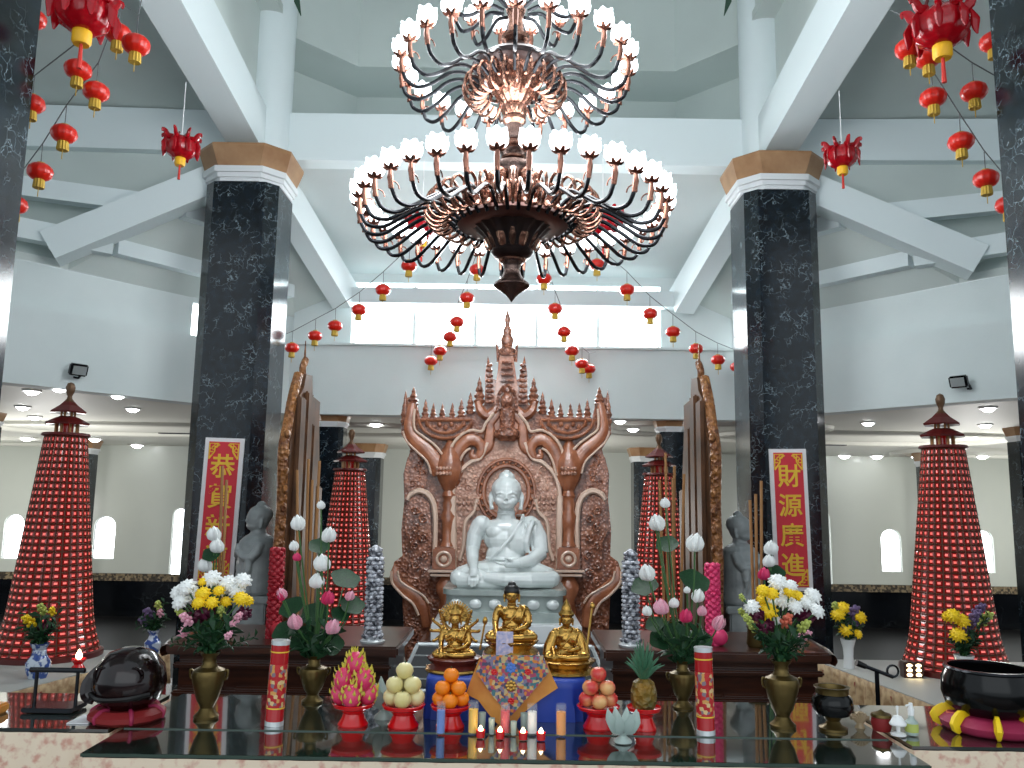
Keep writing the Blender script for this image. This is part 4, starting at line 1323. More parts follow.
# ================================================================== CARVED WING SCREENS
def wing(s, x, lab):
    t = thing('wing_screen', lab, 'screen', (x, 6.5, 0.6), 'carved wing screens')
    def zz(px, py, d): return at(px, py, d).z - .6
    W = [(286, 440, 6.25), (290, 400, 6.5), (296, 372, 6.8), (303, 395, 7.1), (309, 396, 7.35), (313, 470, 7.6)]
    if s > 0: W = [(1024 - a, b + 4, c) for (a, b, c) in W]
    prof_ = [(6.2, 0), (6.2, zz(*W[0]))]
    for (px, py, d) in W:
        prof_ += [(d, zz(px, py, d))]
    prof_ += [(7.6, 0)]
    z = [zz(*w) for w in W]
    poly = [(0, 0, 0), (0, 0, z[0]), (0, .12, z[0] + .12), (0, .12, z[1]), (0, .35, z[1] + .15), (0, .40, z[2]), (0, .62, z[2] + .02), (0, .66, z[3]), (0, .95, z[3] - .02), (0, .95, z[4] - .25), (0, 1.05, z[5]), (0, 1.05, 0)]
    MB().prism(poly, (s * .08, 0, 0)).build('panel', 'screenwood', t, smooth=False)
    # raised stepped boards on the inner face
    mb = MB()
    for k in range(4):
        y0 = .08 + k * .24
        h = (z[1] + .1, z[2] - .1, z[3] - .2, z[5] - .1)[k]
        mb.box((-s * .02, y0 + .13, h / 2), (.04, .18, h - .1), bevel=.012)
    mb.build('inner_boards', 'screenwood', t, smooth=False)
    # gilded wavy front edge, ending in a horn and a thin spire
    mb = MB()
    pts = [Vector((s * .04, -.02 + .02 * math.sin(q * 1.3), q * z[0] / 14)) for q in range(15)]
    pts += [Vector((s * .04, .05, z[0] + .15)), Vector((s * .04, .16, z[1] + .05)), Vector((s * .04, .30, z[1] + .25))]
    mb.tube(smoothpath(pts, 3), .042, 8, flat=.9)
    for q in range(16):
        mb.ell((s * .04 - s * .025, -.03, .2 + q * z[0] / 16), (.025, .04, .04), u=8, v=6)
    mb.build('gilded_edge', 'goldwood', t)
    mb = MB()
    b = Vector((s * .04, .48, z[2]))
    mb.tube(smoothpath([b + Vector((0, 0, -.1)), b + Vector((0, -.05, .05)), b + Vector((0, .03, .14)), b + Vector((0, .0, .10))], 4), .03, 7)
    mb.tube([b + Vector((0, 0, .05)), b + Vector((0, .0, .30))], [.014, .004], 6)
    mb.build('spire', 'goldwood', t)
    return t
xl = at(300, 500, 6.9).x
xr = at(699, 500, 6.9).x
wing(-1, xl, 'dark carved wing screen with gilded edge left of the throne, seen edge-on')
wing(1, xr, 'dark carved wing screen with gilded edge right of the throne, seen edge-on')

# ================================================================== GREY STONE FIGURES
def standing(mb, H):
    s = H
    E = lambda c, r: mb.ell(Vector(c) * s, tuple(v * s for v in ((r,) * 3 if isinstance(r, (int, float)) else r)), None, 16, 12)
    L = lambda pts, rad: mb.tube([Vector(p) * s for p in pts], [v * s for v in rad], 12)
    # long robe, sloping shoulders, neck
    mb.lathe([(.195 * s, 0), (.205 * s, .03 * s), (.185 * s, .18 * s), (.18 * s, .36 * s), (.185 * s, .47 * s), (.175 * s, .555 * s), (.13 * s, .605 * s), (.075 * s, .64 * s), (.07 * s, .70 * s), (0, .71 * s)], (0, 0, 0), 28)
    # head, cheeks, hair cap and small topknot
    E((0, -.01, .79), (.108, .116, .135)); E((0, -.04, .72), (.082, .082, .06)); E((0, .012, .835), (.118, .124, .105)); E((0, .015, .935), (.048, .048, .045))
    L([(0, -.115, .80), (0, -.130, .765), (0, -.120, .755)], [.009, .013, .010])
    E((0, -.104, .728), (.026, .014, .007)); E((0, -.098, .718), (.022, .014, .007)); E((0, -.090, .692), (.026, .022, .018))
    for q in (-1, 1):
        E((q * .038, -.100, .783), (.022, .012, .008)); L([(q * .015, -.112, .803), (q * .07, -.088, .802)], [.006, .006])
        L([(q * .100, .0, .80), (q * .108, -.004, .75), (q * .100, -.01, .69)], [.014, .015, .013])
        # sleeves meeting at the joined palms
        L([(q * .15, -.02, .53), (q * .175, -.06, .44), (q * .16, -.11, .38)], [.05, .048, .045])
        L([(q * .16, -.11, .38), (q * .09, -.17, .40), (q * .028, -.195, .44)], [.044, .036, .026])
        L([(q * .016, -.198, .43), (q * .012, -.205, .48), (q * .008, -.200, .535)], [.024, .022, .010])
        L([(q * .15, -.12, .36), (q * .16, -.13, .26), (q * .15, -.12, .14)], [.04, .034, .012])
        for k in range(4):
            L([(q * (.02 + k * .04), -.178 + k * .022, .34), (q * (.03 + k * .05), -.192 + k * .028, .02)], [.010, .013])
    for k in range(3):
        L([(-.12, -.125, .54 - k * .03), (0, -.178, .46 - k * .05), (.12, -.125, .54 - k * .03)], [.007, .009, .007])
def stone_figure(px, ytop, ybot, d, rot, lab, plab):
    p, q = at(px, ybot, d), at(px, ytop, d)
    ped = MB().box((0, 0, (p.z - .6) / 2), (.26, .30, p.z - .6), bevel=.012).box((0, 0, p.z - .6 - .03), (.32, .34, .06), bevel=.01).box((0, 0, .04), (.36, .36, .08), bevel=.01).build('pedestal', 'greystone', None, loc=(p.x, d, .6))
    tag(ped, plab, 'pedestal')
    t = thing('stone_statue', lab, 'statue', (p.x, d, p.z), None, rot)
    f = blob('figure', lambda mb: standing(mb, q.z - p.z), .008, 'greystone', t, 1)
    f.scale = (1.08, 1.08, 1)
stone_figure(255, 499, 594, 6.9, R_(-58), 'grey stone robed figure facing left in front of the left banner column', 'grey stone pedestal under the left stone figure')
stone_figure(741, 509, 604, 6.9, R_(52), 'grey stone robed figure facing right beside the right banner column', 'grey stone pedestal under the right stone figure')

# ================================================================== RED BANNERS
def banner(px, ptop, pbot, d, chars, lab, tilt):
    a, b = at(px[0], ptop, d), at(px[1], ptop, d)
    c = at((px[0] + px[1]) / 2, pbot, d)
    Wd, Ht = b.x - a.x, (a.z + b.z) / 2 - c.z
    t = thing('banner', lab, 'banner', ((a.x + b.x) / 2, d, c.z))
    t.rotation_euler = (0, tilt, 0)
    MB().box((0, 0, Ht / 2), (Wd, .016, Ht)).build('white_board', 'bannerw', t, smooth=False)
    MB().box((0, -.011, Ht / 2), (Wd * .78, .008, Ht - Wd * .20)).build('red_panel', 'bannerr', t, smooth=False)
    for (sx, z0, sz) in ((-1, Ht - Wd * .12, -1), (1, Ht - Wd * .12, -1), (-1, Wd * .12, 1), (1, Wd * .12, 1)):
        mb = MB()
        x = sx * Wd * .37
        mb.tube([(x - sx * .09, -.016, z0 + sz * .01), (x, -.016, z0 + sz * .01), (x, -.016, z0 + sz * .15)], .007, 5)
        mb.tube(smoothpath([(x - sx * .10, -.016, z0 + sz * .02), (x - sx * .055, -.016, z0 + sz * .05), (x - sx * .05, -.016, z0 + sz * .09), (x, -.016, z0 + sz * .16)], 4), .009, 5)
        for k in range(3):
            r = .018
            cx, cz = x - sx * (.02 + .022 * k), z0 + sz * (.075 - .022 * k)
            mb.tube([(cx + r * math.cos(q * .7), -.016, cz + r * math.sin(q * .7)) for q in range(9)], .006, 5)
        mb.build('corner_scroll', 'bannerg', t)
    n = len(chars)
    usable = Ht - Wd * .62
    for i, chh in enumerate(chars):
        z = Ht - Wd * .33 - usable * (i + .5) / n
        g = glyph_mesh(chh, Wd * .64, 'bannerg', 'character', .003, .014)
        g.parent = t
        g.location = (0, -.017, z)
        g.rotation_euler = (PI / 2, 0, 0)
yf = DA - .37 - .02
banner((203, 242), 438, 585, yf, '\u606d\u8cc0\u65b0\u79a7', 'tall red banner with gold Chinese characters on the left marble column', R_(1.2))
banner((771, 808), 449, 591, yf, '\u8ca1\u6e90\u5ee3\u9032', 'tall red banner with gold Chinese characters on the right marble column', R_(-1.0))

# ================================================================== WOODEN ALTARS BEHIND THE FRONT TABLE
ZA = 1.58
def wood_altar(pxa, pxb, lab):
    a, b = atz(pxa, 650, ZA), atz(pxb, 650, ZA)
    d0, d1 = 4.9, 5.7
    xa = a.x / a.y * d0; xb = b.x / b.y * d0
    xa, xb = min(xa, xb), max(xa, xb)
    cx = (xa + xb) / 2; w = xb - xa
    t = thing('wooden_altar', lab, 'altar', (cx, (d0 + d1) / 2, .6), 'dark wooden altars')
    hz = ZA - .6
    dd = d1 - d0
    MB().box((0, 0, hz - .03), (w, dd, .06), bevel=.012).build('top', 'darkwood', t, smooth=False)
    o = -1 if cx < 0 else 1
    mb = MB().tube(smoothpath([(o * (w / 2 - .12), 0, hz - .02), (o * (w / 2), 0, hz - .005), (o * (w / 2 + .03), 0, hz - .04), (o * (w / 2 + .015), 0, hz - .07)], 4), .028, 8)
    for v in mb.bm.verts: v.co.y *= dd / .056
    mb.build('scrolled_end', 'darkwood', t)
    MB().box((0, .02, hz / 2 - .03), (w - .12, dd - .10, hz - .06)).build('body', 'darkwood', t, smooth=False)
    for k in range(5):
        MB().box((0, -dd / 2 + .04, hz - .12 - k * .155), (w - .08, .05, .03), bevel=.01).build('moulding', 'darkwood', t, smooth=False)
    for k in range(4):
        mb = MB()
        x = (k - 1.5) * w / 4.3
        mb.box((x, -dd / 2 + .055, hz - .50), (w / 5.5, .03, .52), bevel=.012)
        for q in range(4):
            c = Vector((x + (q % 2 - .5) * w / 12, -dd / 2 + .038, hz - .36 - (q // 2) * .26))
            mb.tube([c + Vector((.05 * math.cos(u * .6), 0, .07 * math.sin(u * .6))) for u in range(10)], .012, 6)
        mb.build('carved_panel', 'darkwood', t)
    return t
wood_altar(165, 398, 'dark carved wooden altar behind the front table, left of the white Buddha')
wood_altar(604, 832, 'dark carved wooden altar behind the front table, right of the white Buddha')

# ---- bead garland posts and flower garlands on the altars
def bead_post(px, ytop, d, lab):
    b = at(px, 655, d); tp = at(px, ytop, d)
    h = tp.z - ZA
    t = thing('bead_garland', lab, 'garland', (b.x, d, ZA), 'white bead garland posts')
    mb = MB()
    n = 22
    for k in range(n):
        z = h * (k + .5) / n * .97
        r = .052 if k < n - 2 else .035
        if k < 2: r = .068
        for q in range(7):
            a = 2 * PI * q / 7 + k * .45
            mb.ell((r * .72 * math.cos(a), r * .72 * math.sin(a), z), (.021, .021, h / n * .56), u=6, v=5)
    mb.lathe([(.03, 0), (.03, h * .97), (.012, h), (0, h)], seg=10)
    mb.build('beads', 'beadw', t)
    MB().lathe([(.07, 0), (.075, .012), (.05, .03), (.03, .04)], seg=20).build('foot', 'silver', t)
bead_post(372, 545, 5.05, 'white bead garland post standing just left of the carved throne')
bead_post(631, 549, 5.05, 'white bead garland post standing just right of the carved throne')
def flower_garland(px, ytop, d, m, lab):
    tp = at(px, ytop, d)
    h = tp.z - ZA
    t = thing('flower_garland', lab, 'garland', (tp.x, d, ZA), None)
    mb = MB().tube([(0, 0, 0), (0, 0, h)], .018, 8)
    for k in range(26):
        z = h * (k + .4) / 26
        for q in range(5):
            a = 2 * PI * q / 5 + k * .6
            mb.ell((.030 * math.cos(a), .030 * math.sin(a), z), (.022, .022, .016), Matrix.Rotation(random.random() * 3, 3, 'X'), u=6, v=5)
    mb.build('petals', m, t)
    MB().ell((.03, -.03, .05), (.05, .04, .05)).build('tassel', m, t)
flower_garland(278, 548, 5.15, 'crimson', 'crimson red flower garland hanging left of the left lotus vase')
flower_garland(712, 564, 5.15, 'hotpink', 'hot pink flower garland hanging right of the right lotus vase')
def sticks(lst, d, lab):
    p0 = at(sum(a[0] for a in lst) / len(lst), 600, d)
    t = thing('incense_sticks', lab, 'incense', (p0.x, d, ZA))
    MB().lathe([(.05, 0), (.06, .02), (.05, .10), (.06, .12), (.045, .12), (.045, .10), (0, .10)], seg=18).build('holder', 'brass', t)
    for (px, y, lean) in lst:
        p = at(px, y, d)
        MB().tube([((p.x - p0.x) * .6, random.uniform(-.02, .02), .05), (p.x - p0.x, random.uniform(-.03, .03), p.z - ZA)], .009, 6).build('stick', 'incense', t)
sticks([(224, 466, 0), (228, 480, 0)], 5.1, 'tall incense sticks in front of the left red banner')
sticks([(755, 494, 0), (760, 481, 0), (751, 500, 0)], 5.1, 'tall incense sticks between right stone figure and right banner')
sticks([(309, 459, 0), (320, 461, 0), (298, 470, 0), (313, 480, 0), (317, 500, 0)], 5.3, 'tall incense sticks behind the left lotus arrangement')
sticks([(665, 453, 0), (674, 466, 0), (672, 478, 0), (684, 474, 0), (659, 480, 0)], 5.3, 'tall incense sticks behind the right lotus arrangement')
# ================================================================== FRONT OFFERING TABLE
ZT = 1.48
fl, fr_ = atz(84, 751, ZT), atz(930, 765, ZT)
FX0, FX1 = fl.x, fr_.x
FD = (fl.y + fr_.y) / 2
BD_ = 4.13
SEAM = atz(512, 733.5, ZT).y
cx_ = (FX0 + FX1) / 2
ft = thing('altar_table', 'long front altar table with dark glass top and cream floral skirt', 'table', (cx_, (FD + BD_) / 2, .6))
o = ft.location
W_, D_ = FX1 - FX0, BD_ - FD
ht = ZT - .6
MB().box((0, 0, ht - .04), (W_, D_, .05)).build('tabletop', 'tabletop', ft, smooth=False)
MB().box((0, (SEAM + BD_) / 2 - o.y, ht - .0075), (W_, BD_ - SEAM - .004, .015)).build('rear_glass_sheet', 'glass', ft, smooth=False)
MB().box((0, (SEAM + FD) / 2 - o.y, ht - .0095), (W_ + .01, SEAM - FD, .011)).build('front_glass_sheet', 'glass', ft, smooth=False)
MB().box((0, SEAM - o.y - .001, ht - .0068), (W_, .003, .0136)).build('glass_edge', 'glassedge', ft, smooth=False)
MB().box((0, FD - o.y - .007, ht - .0095), (W_ + .01, .004, .011)).build('glass_edge', 'glassedge', ft, smooth=False)
sk = pleats(MB(), [(-W_ / 2, D_ / 2), (-W_ / 2, -D_ / 2), (W_ / 2, -D_ / 2), (W_ / 2, D_ / 2)], .02, ht - .018, .008, .17, .012)
sk.build('skirt', 'creamcloth', ft)
for sx in (-1, 1):
    for sy in (-1, 1):
        MB().box((sx * (W_ / 2 - .08), sy * (D_ / 2 - .08), (ht - .06) / 2), (.07, .07, ht - .06)).build('leg', 'darkwood', ft, smooth=False)
# two lower side wings of the front table
def wing_table(x0, x1, d0, d1, lab):
    t = thing('altar_side_table', lab, 'table', ((x0 + x1) / 2, (d0 + d1) / 2, .6), 'side tables of the front altar')
    w, d = x1 - x0, d1 - d0
    h = ZT - .6 - .004
    MB().box((0, 0, h - .03), (w, d, .04)).build('tabletop', 'tabletop', t, smooth=False)
    MB().box((0, 0, h - .006), (w + .004, d + .004, .012)).build('glass_sheet', 'glass', t, smooth=False)
    pleats(MB(), [(-w / 2, d / 2), (-w / 2, -d / 2), (w / 2, -d / 2), (w / 2, d / 2)], h - .17, h - .014, .008, .12, .012).build('skirt', 'creamcloth', t)
    pleats(MB(), [(-w / 2 + .01, d / 2), (-w / 2 + .01, -d / 2 + .012), (w / 2 - .01, -d / 2 + .012), (w / 2 - .01, d / 2)], .02, h - .03, .005, .10, 0).build('under_skirt', 'redcloth', t)
    for sx in (-1, 1):
        for sy in (-1, 1):
            MB().box((sx * (w / 2 - .07), sy * (d / 2 - .07), (h - .05) / 2), (.06, .06, h - .05)).build('leg', 'darkwood', t, smooth=False)
SL = atz(60, 727.5, ZT).y
SR = atz(985, 746, ZT).y
wing_table(-2.62, FX0 - .06, SL, 4.12, 'glass-topped side table with pleated cream skirt, left end of the front altar')
wing_table(FX1 + .06, 2.62, SR, 4.12, 'glass-topped side table with pleated cream skirt, right end of the front altar')
def on(px, py, z=ZT):
    p = atz(px, py, z)
    p.z = z + .0005
    return p
def PXM(d): return d * 1.03 / F_PX       # metres per pixel at depth d

# ---- blue draped stand
bd0 = on(505, 733.5).y + .17
bx0, bx1 = at(421, 700, bd0).x, at(591, 700, bd0).x
ZB = at(505, 678, bd0 + .05).z
bs = thing('draped_stand', 'low stand draped in royal blue cloth at the centre of the glass table', 'stand', ((bx0 + bx1) / 2, bd0 + .20, ZT + .0005))
hb = ZB - ZT
mb = MB()
N = 96
w2, d2 = (bx1 - bx0) / 2 - .012, .19
def rp(t):
    # rounded rectangle perimeter
    a = 2 * PI * t
    c, s = math.cos(a), math.sin(a)
    e = .28
    return w2 * math.copysign(abs(c) ** e, c), d2 * math.copysign(abs(s) ** e, s)
rows = []
for r in range(7):
    f = r / 6
    ring_ = []
    for q in range(N):
        x, y = rp(q / N)
        k = 1 + (.025 * math.sin(q * 1.05) + .012 * math.sin(q * 2.3)) * f
        ring_.append(mb.bm.verts.new((x * k, y * k, lerp(hb - .012, 0, f))))
    rows.append(ring_)
inner = [mb.bm.verts.new((v.co.x * .97, v.co.y * .95, hb)) for v in rows[0]]
rows = [inner] + rows
mb.bm.faces.new(inner)
for a, b in zip(rows, rows[1:]):
    for q in range(N):
        mb.bm.faces.new((a[q], a[(q + 1) % N], b[(q + 1) % N], b[q]))
mb.bm.faces.new(rows[-1][::-1])
mb.build('drape', 'bluecloth', bs, angle=70)

# ---- three gilt statues on the blue stand
def lotus_seat(t, r, h, m):
    MB().lathe([(r * .92, 0), (r, h * .08), (r * .9, h * .3), (r * .78, h * .5), (r * .9, h * .72), (r * .97, h * .92), (r * .9, h), (0, h)], seg=40, waves=16, wave_fn=lambda k: (0, 0, .05, .0, .05, .05, 0, 0)[k]).build('lotus_seat', m, t)
gd = bd0 + .20
def gold_base(px, py, d, w): return at(px, py, d)
# centre Buddha
p = at(511, 655, gd + .02)
gz = max(p.z, ZB)
cs = thing('offering_box', 'small brocade-topped block beneath the centre gold Buddha', 'box', (p.x, gd + .03, ZB))
hc = at(511, 654, gd).z - ZB
MB().box((0, 0, hc / 2), (.26, .20, hc), bevel=.008).build('block', 'brocade', cs, smooth=False)
b0 = at(511, 641, gd)
t = thing('gold_buddha', 'gold seated Buddha with black hair, middle one of the three gold statues', 'statue', (p.x, gd + .03, ZB + hc))
hs = at(511, 582, gd).z - ZB - hc
lotus_seat(t, .125, hs * .20, 'gold')
def cb(mb): buddha_body(mb, hs * .80)
f_ = blob('figure', cb, .0032, 'gold', t, 1)
f_.location = (0, .0, hs * .19)
k = hs * .80
MB().ell((0, .004 * k, .845 * k), (.150 * k, .158 * k, .125 * k)).ell((0, .01 * k, .955 * k), (.08 * k, .085 * k, .06 * k)).build('hair', 'black', t).location = (0, 0, hs * .19)
cardo = MB().box((0, 0, .055), (.075, .006, .11), bevel=.002).box((0, .012, .004), (.07, .04, .008)).build('offering_card', 'cardp', None, loc=(at(508, 620, gd - .12).x, gd - .12, ZB + hc))
cardo.location = (at(505, 620, gd - .10).x, gd - .082, ZB + hc)
tag(cardo, 'small pale printed card leaning in front of the middle gold Buddha', 'card')
# left many-armed statue
p = at(454, 676, gd)
t = thing('many_armed_statue', 'gold many-armed statue with rayed halo on a maroon lotus, left of the middle Buddha', 'statue', (p.x, gd, ZB))
hs2 = at(454, 610, gd).z - ZB
lotus_seat(t, .125, hs2 * .24, 'lotusred')
MB().lathe([(.128, 0), (.132, .008), (.128, .016)], seg=36).build('gold_rim', 'gold', t)
def mb_(mb):
    s = hs2 * .80
    buddha_body(mb, s, hair=False)
    L = lambda pts, rad: mb.tube([Vector(q) * s for q in pts], [v * s for v in rad], 8)
    for q in (-1, 1):
        for (dx, dz, hx, hz) in ((.30, .42, .46, .30), (.33, .52, .52, .52), (.30, .60, .48, .74), (.24, .66, .34, .92)):
            L([(q * .2, .05, .50), (q * dx, .05, dz), (q * hx, .0, hz)], [.05, .042, .03])
            mb.ell(Vector((q * hx, -.01, hz + .02)) * s, .035 * s)
        L([(q * .2, -.02, .45), (q * .16, -.2, .36), (q * .03, -.26, .44)], [.05, .042, .03])
    mb.lathe([(.12 * s, .86 * s), (.135 * s, .90 * s), (.10 * s, .98 * s), (.05 * s, 1.06 * s), (0, 1.12 * s)], (0, -.02 * s, 0), 14)
    for k_ in range(5):
        a = PI * (k_ + .5) / 5
        mb.tube([(.12 * s * math.cos(a), -.07 * s, .88 * s), (.14 * s * math.cos(a), -.09 * s, 1.0 * s)], [.03 * s, .008 * s], 6)
f_ = blob('figure', mb_, .003, 'gold', t, 1)
f_.location = (0, 0, hs2 * .23)
mb = MB()
for q in range(22):
    a = -.3 + (PI + .6) * q / 21
    c = Vector((0, .035, hs2 * .23 + .80 * .78 * hs2))
    mb.tube([c, c + Vector((math.cos(a), 0, math.sin(a))) * .075], [.006, .004], 5)
mb.tube([Vector((.055 * math.cos(a), .035, .055 * math.sin(a) + hs2 * .23 + .80 * .78 * hs2)) for a in [2 * PI * q / 24 for q in range(25)]], .006, 5)
mb.build('rayed_halo', 'gold', t)
MB().tube([(.115, -.02, hs2 * .36), (.135, -.02, hs2 * .80)], .005, 6).ell((.136, -.02, hs2 * .84), (.012, .008, .018)).build('staff', 'gold', t)
# right statue with a staff
p = at(566, 676, gd)
t = thing('staff_statue', 'gold seated statue with pointed hat and staff, right of the middle Buddha', 'statue', (p.x, gd, ZB))
hs3 = at(566, 603, gd).z - ZB
lotus_seat(t, .135, hs3 * .20, 'gold')
def mr(mb):
    s = hs3 * .74
    buddha_body(mb, s, hair=False)
    mb.ell(Vector((0, .03, .40)) * s, (.26 * s, .14 * s, .26 * s))
    mb.tube([Vector((-.24, 0, .5)) * s, Vector((-.34, -.06, .25)) * s, Vector((-.40, -.12, .08)) * s], [.10 * s, .12 * s, .09 * s], 10)
    mb.tube([Vector((.24, 0, .5)) * s, Vector((.34, -.06, .25)) * s, Vector((.40, -.12, .08)) * s], [.10 * s, .12 * s, .09 * s], 10)
    mb.lathe([(.15 * s, .84 * s), (.17 * s, .89 * s), (.11 * s, .96 * s), (.09 * s, 1.04 * s), (.03 * s, 1.14 * s), (0, 1.2 * s)], (0, -.01 * s, 0), 14)
f_ = blob('figure', mr, .0032, 'gold', t, 1)
f_.location = (0, 0, hs3 * .19)
MB().tube([(.085, -.06, hs3 * .3), (.115, -.02, hs3 * .95)], .005, 6).ell((.117, -.02, hs3 * .97), (.012, .008, .016)).build('staff', 'gold', t)

# ---- brocade cloth hanging over the stand's front
yf_ = bd0 - .015
def DP(px, py, dy=0.0):
    p = at(px, py, yf_ + dy)
    return Vector((p.x, p.y, p.z))
cl = thing('altar_cloth', 'diamond brocade cloth with orange satin flaps hanging over the blue stand', 'cloth', DP(511, 720))
oc = cl.location
def sheet(poly, name, m, dy, th_=.006):
    pts = [DP(x, y, dy) - oc for (x, y) in poly]
    MB().prism(pts, (0, th_, 0)).build(name, m, cl, smooth=False)
sheet([(483, 655), (543, 656), (549, 672), (530, 695), (511, 716), (494, 698), (476, 672)], 'brocade_diamond', 'brocade', -.030)
sheet([(480, 657), (470, 682), (466, 694), (478, 700), (490, 716), (503, 730), (511, 714), (490, 690)], 'satin_flap', 'orangecloth', -.018)
sheet([(546, 660), (552, 676), (558, 688), (540, 700), (522, 714), (512, 728), (508, 712), (530, 690)], 'satin_flap', 'orangecloth', -.014)
for (x, y, r, m) in ((511, 668, .020, 'waxb'), (511, 686, .022, 'gold'), (494, 672, .013, 'redplastic'), (528, 672, .013, 'redplastic'), (502, 679, .011, 'waxb'), (520, 679, .011, 'waxb'), (511, 701, .013, 'redplastic')):
    c = DP(x, y, -.032) - oc
    mb = MB()
    mb.ell(c, (r * .45, .003, r * .45), u=10, v=6)
    for q in range(8):
        a = q * PI / 4
        mb.ell(c + Vector((r * .75 * math.cos(a), 0, r * .75 * math.sin(a))), (r * .36, .0025, r * .36), u=8, v=5)
    mb.build('flower_medallion', m, cl)

# ================================================================== FRUIT
def red_stand(px, py, w_px, h_px, lab):
    p = on(px, py)
    m_ = PXM(p.y)
    R, H = w_px * m_ / 2, h_px * m_
    y = p.y + R * .7
    t = thing('fruit_stand', lab, 'stand', (p.x, y, p.z), 'red fruit stands')
    MB().lathe([(0, 0), (R * .70, 0), (R * .72, H * .08), (R * .55, H * .35), (R * .48, H * .55), (R * .66, H * .75)], seg=32, cap=False).build('foot', 'redplastic', t)
    MB().lathe([(R * .64, H * .73), (R * .94, H * .86), (R, H), (R * .96, H * 1.03), (R * .9, H * .93), (0, H * .86)], seg=32, cap=False).build('dish', 'redplastic', t)
    return Vector((p.x, y, p.z + H * .93)), R
def fruit_pile(c, R, r, make, kind, label_fn, group, layers=((4, 1.0), (3, .55), (1, 0.0))):
    k = 0
    proto = None
    z = c.z + r * .92
    for li, (n, rr) in enumerate(layers):
        for q in range(n):
            a = -PI / 2 + 2 * PI * (q + (.5 if li == 1 else 0)) / n
            rad = (r * 1.36 if n == 4 else (R * .92 - r)) if li == 0 else (r * 1.16 if n == 3 else (r * .0))
            p = Vector((c.x + rad * math.cos(a), c.y + rad * math.sin(a), z))
            lab = label_fn(li, q, n)
            if proto is None:
                proto = make(r)
                proto.location = p; proto['label'] = lab; proto['category'] = kind; proto['group'] = group
            else:
                d = dup_thing(proto, p, lab, rotz=random.random() * 6)
            k += 1
        z += r * 1.42
POS6 = ['front of the bottom ring', 'right of the bottom ring', 'back of the bottom ring', 'left of the bottom ring']
POS3 = ['right of the second layer', 'back of the second layer', 'left of the second layer']
def lf(fruit, stand):
    def fn(li, q, n):
        if li == 0: return '%s on %s, %s' % (fruit, stand, POS6[q])
        if li == 1: return '%s on %s, %s' % (fruit, stand, POS3[q])
        return '%s on %s, crowning the pile' % (fruit, stand)
    return fn
def round_fruit(name, m, leafm='stem', sq=.95):
    def mk(r):
        t = thing(name, 'x', name)
        MB().lathe([(0, -r * sq), (r * .35, -r * .92 * sq), (r * .75, -r * .66 * sq), (r, -r * .05), (r * .92, r * .42 * sq), (r * .6, r * .82 * sq), (r * .22, r * .92 * sq), (0, r * .82 * sq)], seg=20).build('flesh', m, t)
        MB().tube([(0, 0, r * .8), (r * .06, 0, r * 1.08)], r * .06, 5).build('stalk', leafm, t)
        return t
    return mk
c, R = red_stand(401, 730.5, 41, 20, 'red plastic fruit stand under the pale yellow pears')
fruit_pile(c, R, 8.3 * PXM(c.y), round_fruit('pear', 'pear'), 'fruit', lf('pale yellow round pear', 'the red stand'), 'pale pears')
c, R = red_stand(449, 731, 38, 20, 'red plastic fruit stand under the oranges')
fruit_pile(c, R, 7.4 * PXM(c.y), round_fruit('orange', 'orange', sq=.92), 'fruit', lf('bright orange fruit', 'the red stand'), 'oranges')
c, R = red_stand(600, 732, 41, 20, 'red plastic fruit stand under the red and yellow apples')
fruit_pile(c, R, 7.8 * PXM(c.y), round_fruit('apple', 'apple', sq=.9), 'fruit', lf('red and yellow apple', 'the red stand'), 'apples')
c, R = red_stand(350, 729, 40, 20, 'red plastic fruit stand under the pink dragon fruits')
def mk_dragon(r):
    t = thing('dragon_fruit', 'x', 'fruit')
    MB().lathe([(0, -r * 1.15), (r * .5, -r), (r * .88, -r * .45), (r * .95, r * .1), (r * .7, r * .75), (r * .3, r * 1.1), (0, r * 1.15)], seg=18).build('skin', 'dragon', t)
    mb = MB()
    for k in range(20):
        a = k * 2.4
        z = -r * .8 + k * r * .094
        rr = r * .9 * math.sqrt(max(.1, 1 - (z / r / 1.2) ** 2))
        d = Vector((math.cos(a), math.sin(a), 0))
        mb.tube([d * rr * .8 + Vector((0, 0, z)), d * rr * 1.15 + Vector((0, 0, z + r * .25)), d * rr * 1.2 + Vector((0, 0, z + r * .6))], [r * .22, r * .16, r * .02], 6, flat=.4)
    for k in range(5):
        a = k * 1.26
        mb.tube([(0, 0, r * .95), (r * .25 * math.cos(a), r * .25 * math.sin(a), r * 1.6)], [r * .16, r * .03], 5)
    mb.tube([(0, 0, -r * .9), (0, 0, r * 1.1)], r * .3, 6)
    mb.build('scales', 'dragonleaf', t)
    return t
def dlab(li, q, n):
    if li == 0: return 'pink dragon fruit with yellow-green scales, %s' % ('front of the bottom ring', 'right of the bottom ring', 'back of the bottom ring', 'left of the bottom ring')[q]
    if li == 1: return 'pink dragon fruit with yellow-green scales, %s' % POS3[q]
    return 'pink dragon fruit with yellow-green scales, at the very top of the pile'
r = 9.4 * PXM(c.y)
fruit_pile(c + Vector((0, 0, r * .15)), R * 1.05, r, mk_dragon, 'fruit', dlab, 'dragon fruits', ((4, 1), (3, .5), (1, 0)))
c, R = red_stand(646, 732.5, 33, 20, 'red plastic fruit stand under the pineapple')
m_ = PXM(c.y)
t = thing('pineapple', 'ripe pineapple with spiky green crown standing on its red stand', 'pineapple', (c.x, c.y, c.z - .003))
rp_, hp = 12.0 * m_, 27 * m_
MB().lathe([(0, 0), (rp_ * .8, .004), (rp_ * 1.0, hp * .25), (rp_ * 1.0, hp * .6), (rp_ * .8, hp * .9), (rp_ * .45, hp), (0, hp)], seg=28).build('body', 'pine', t)
mb = MB()
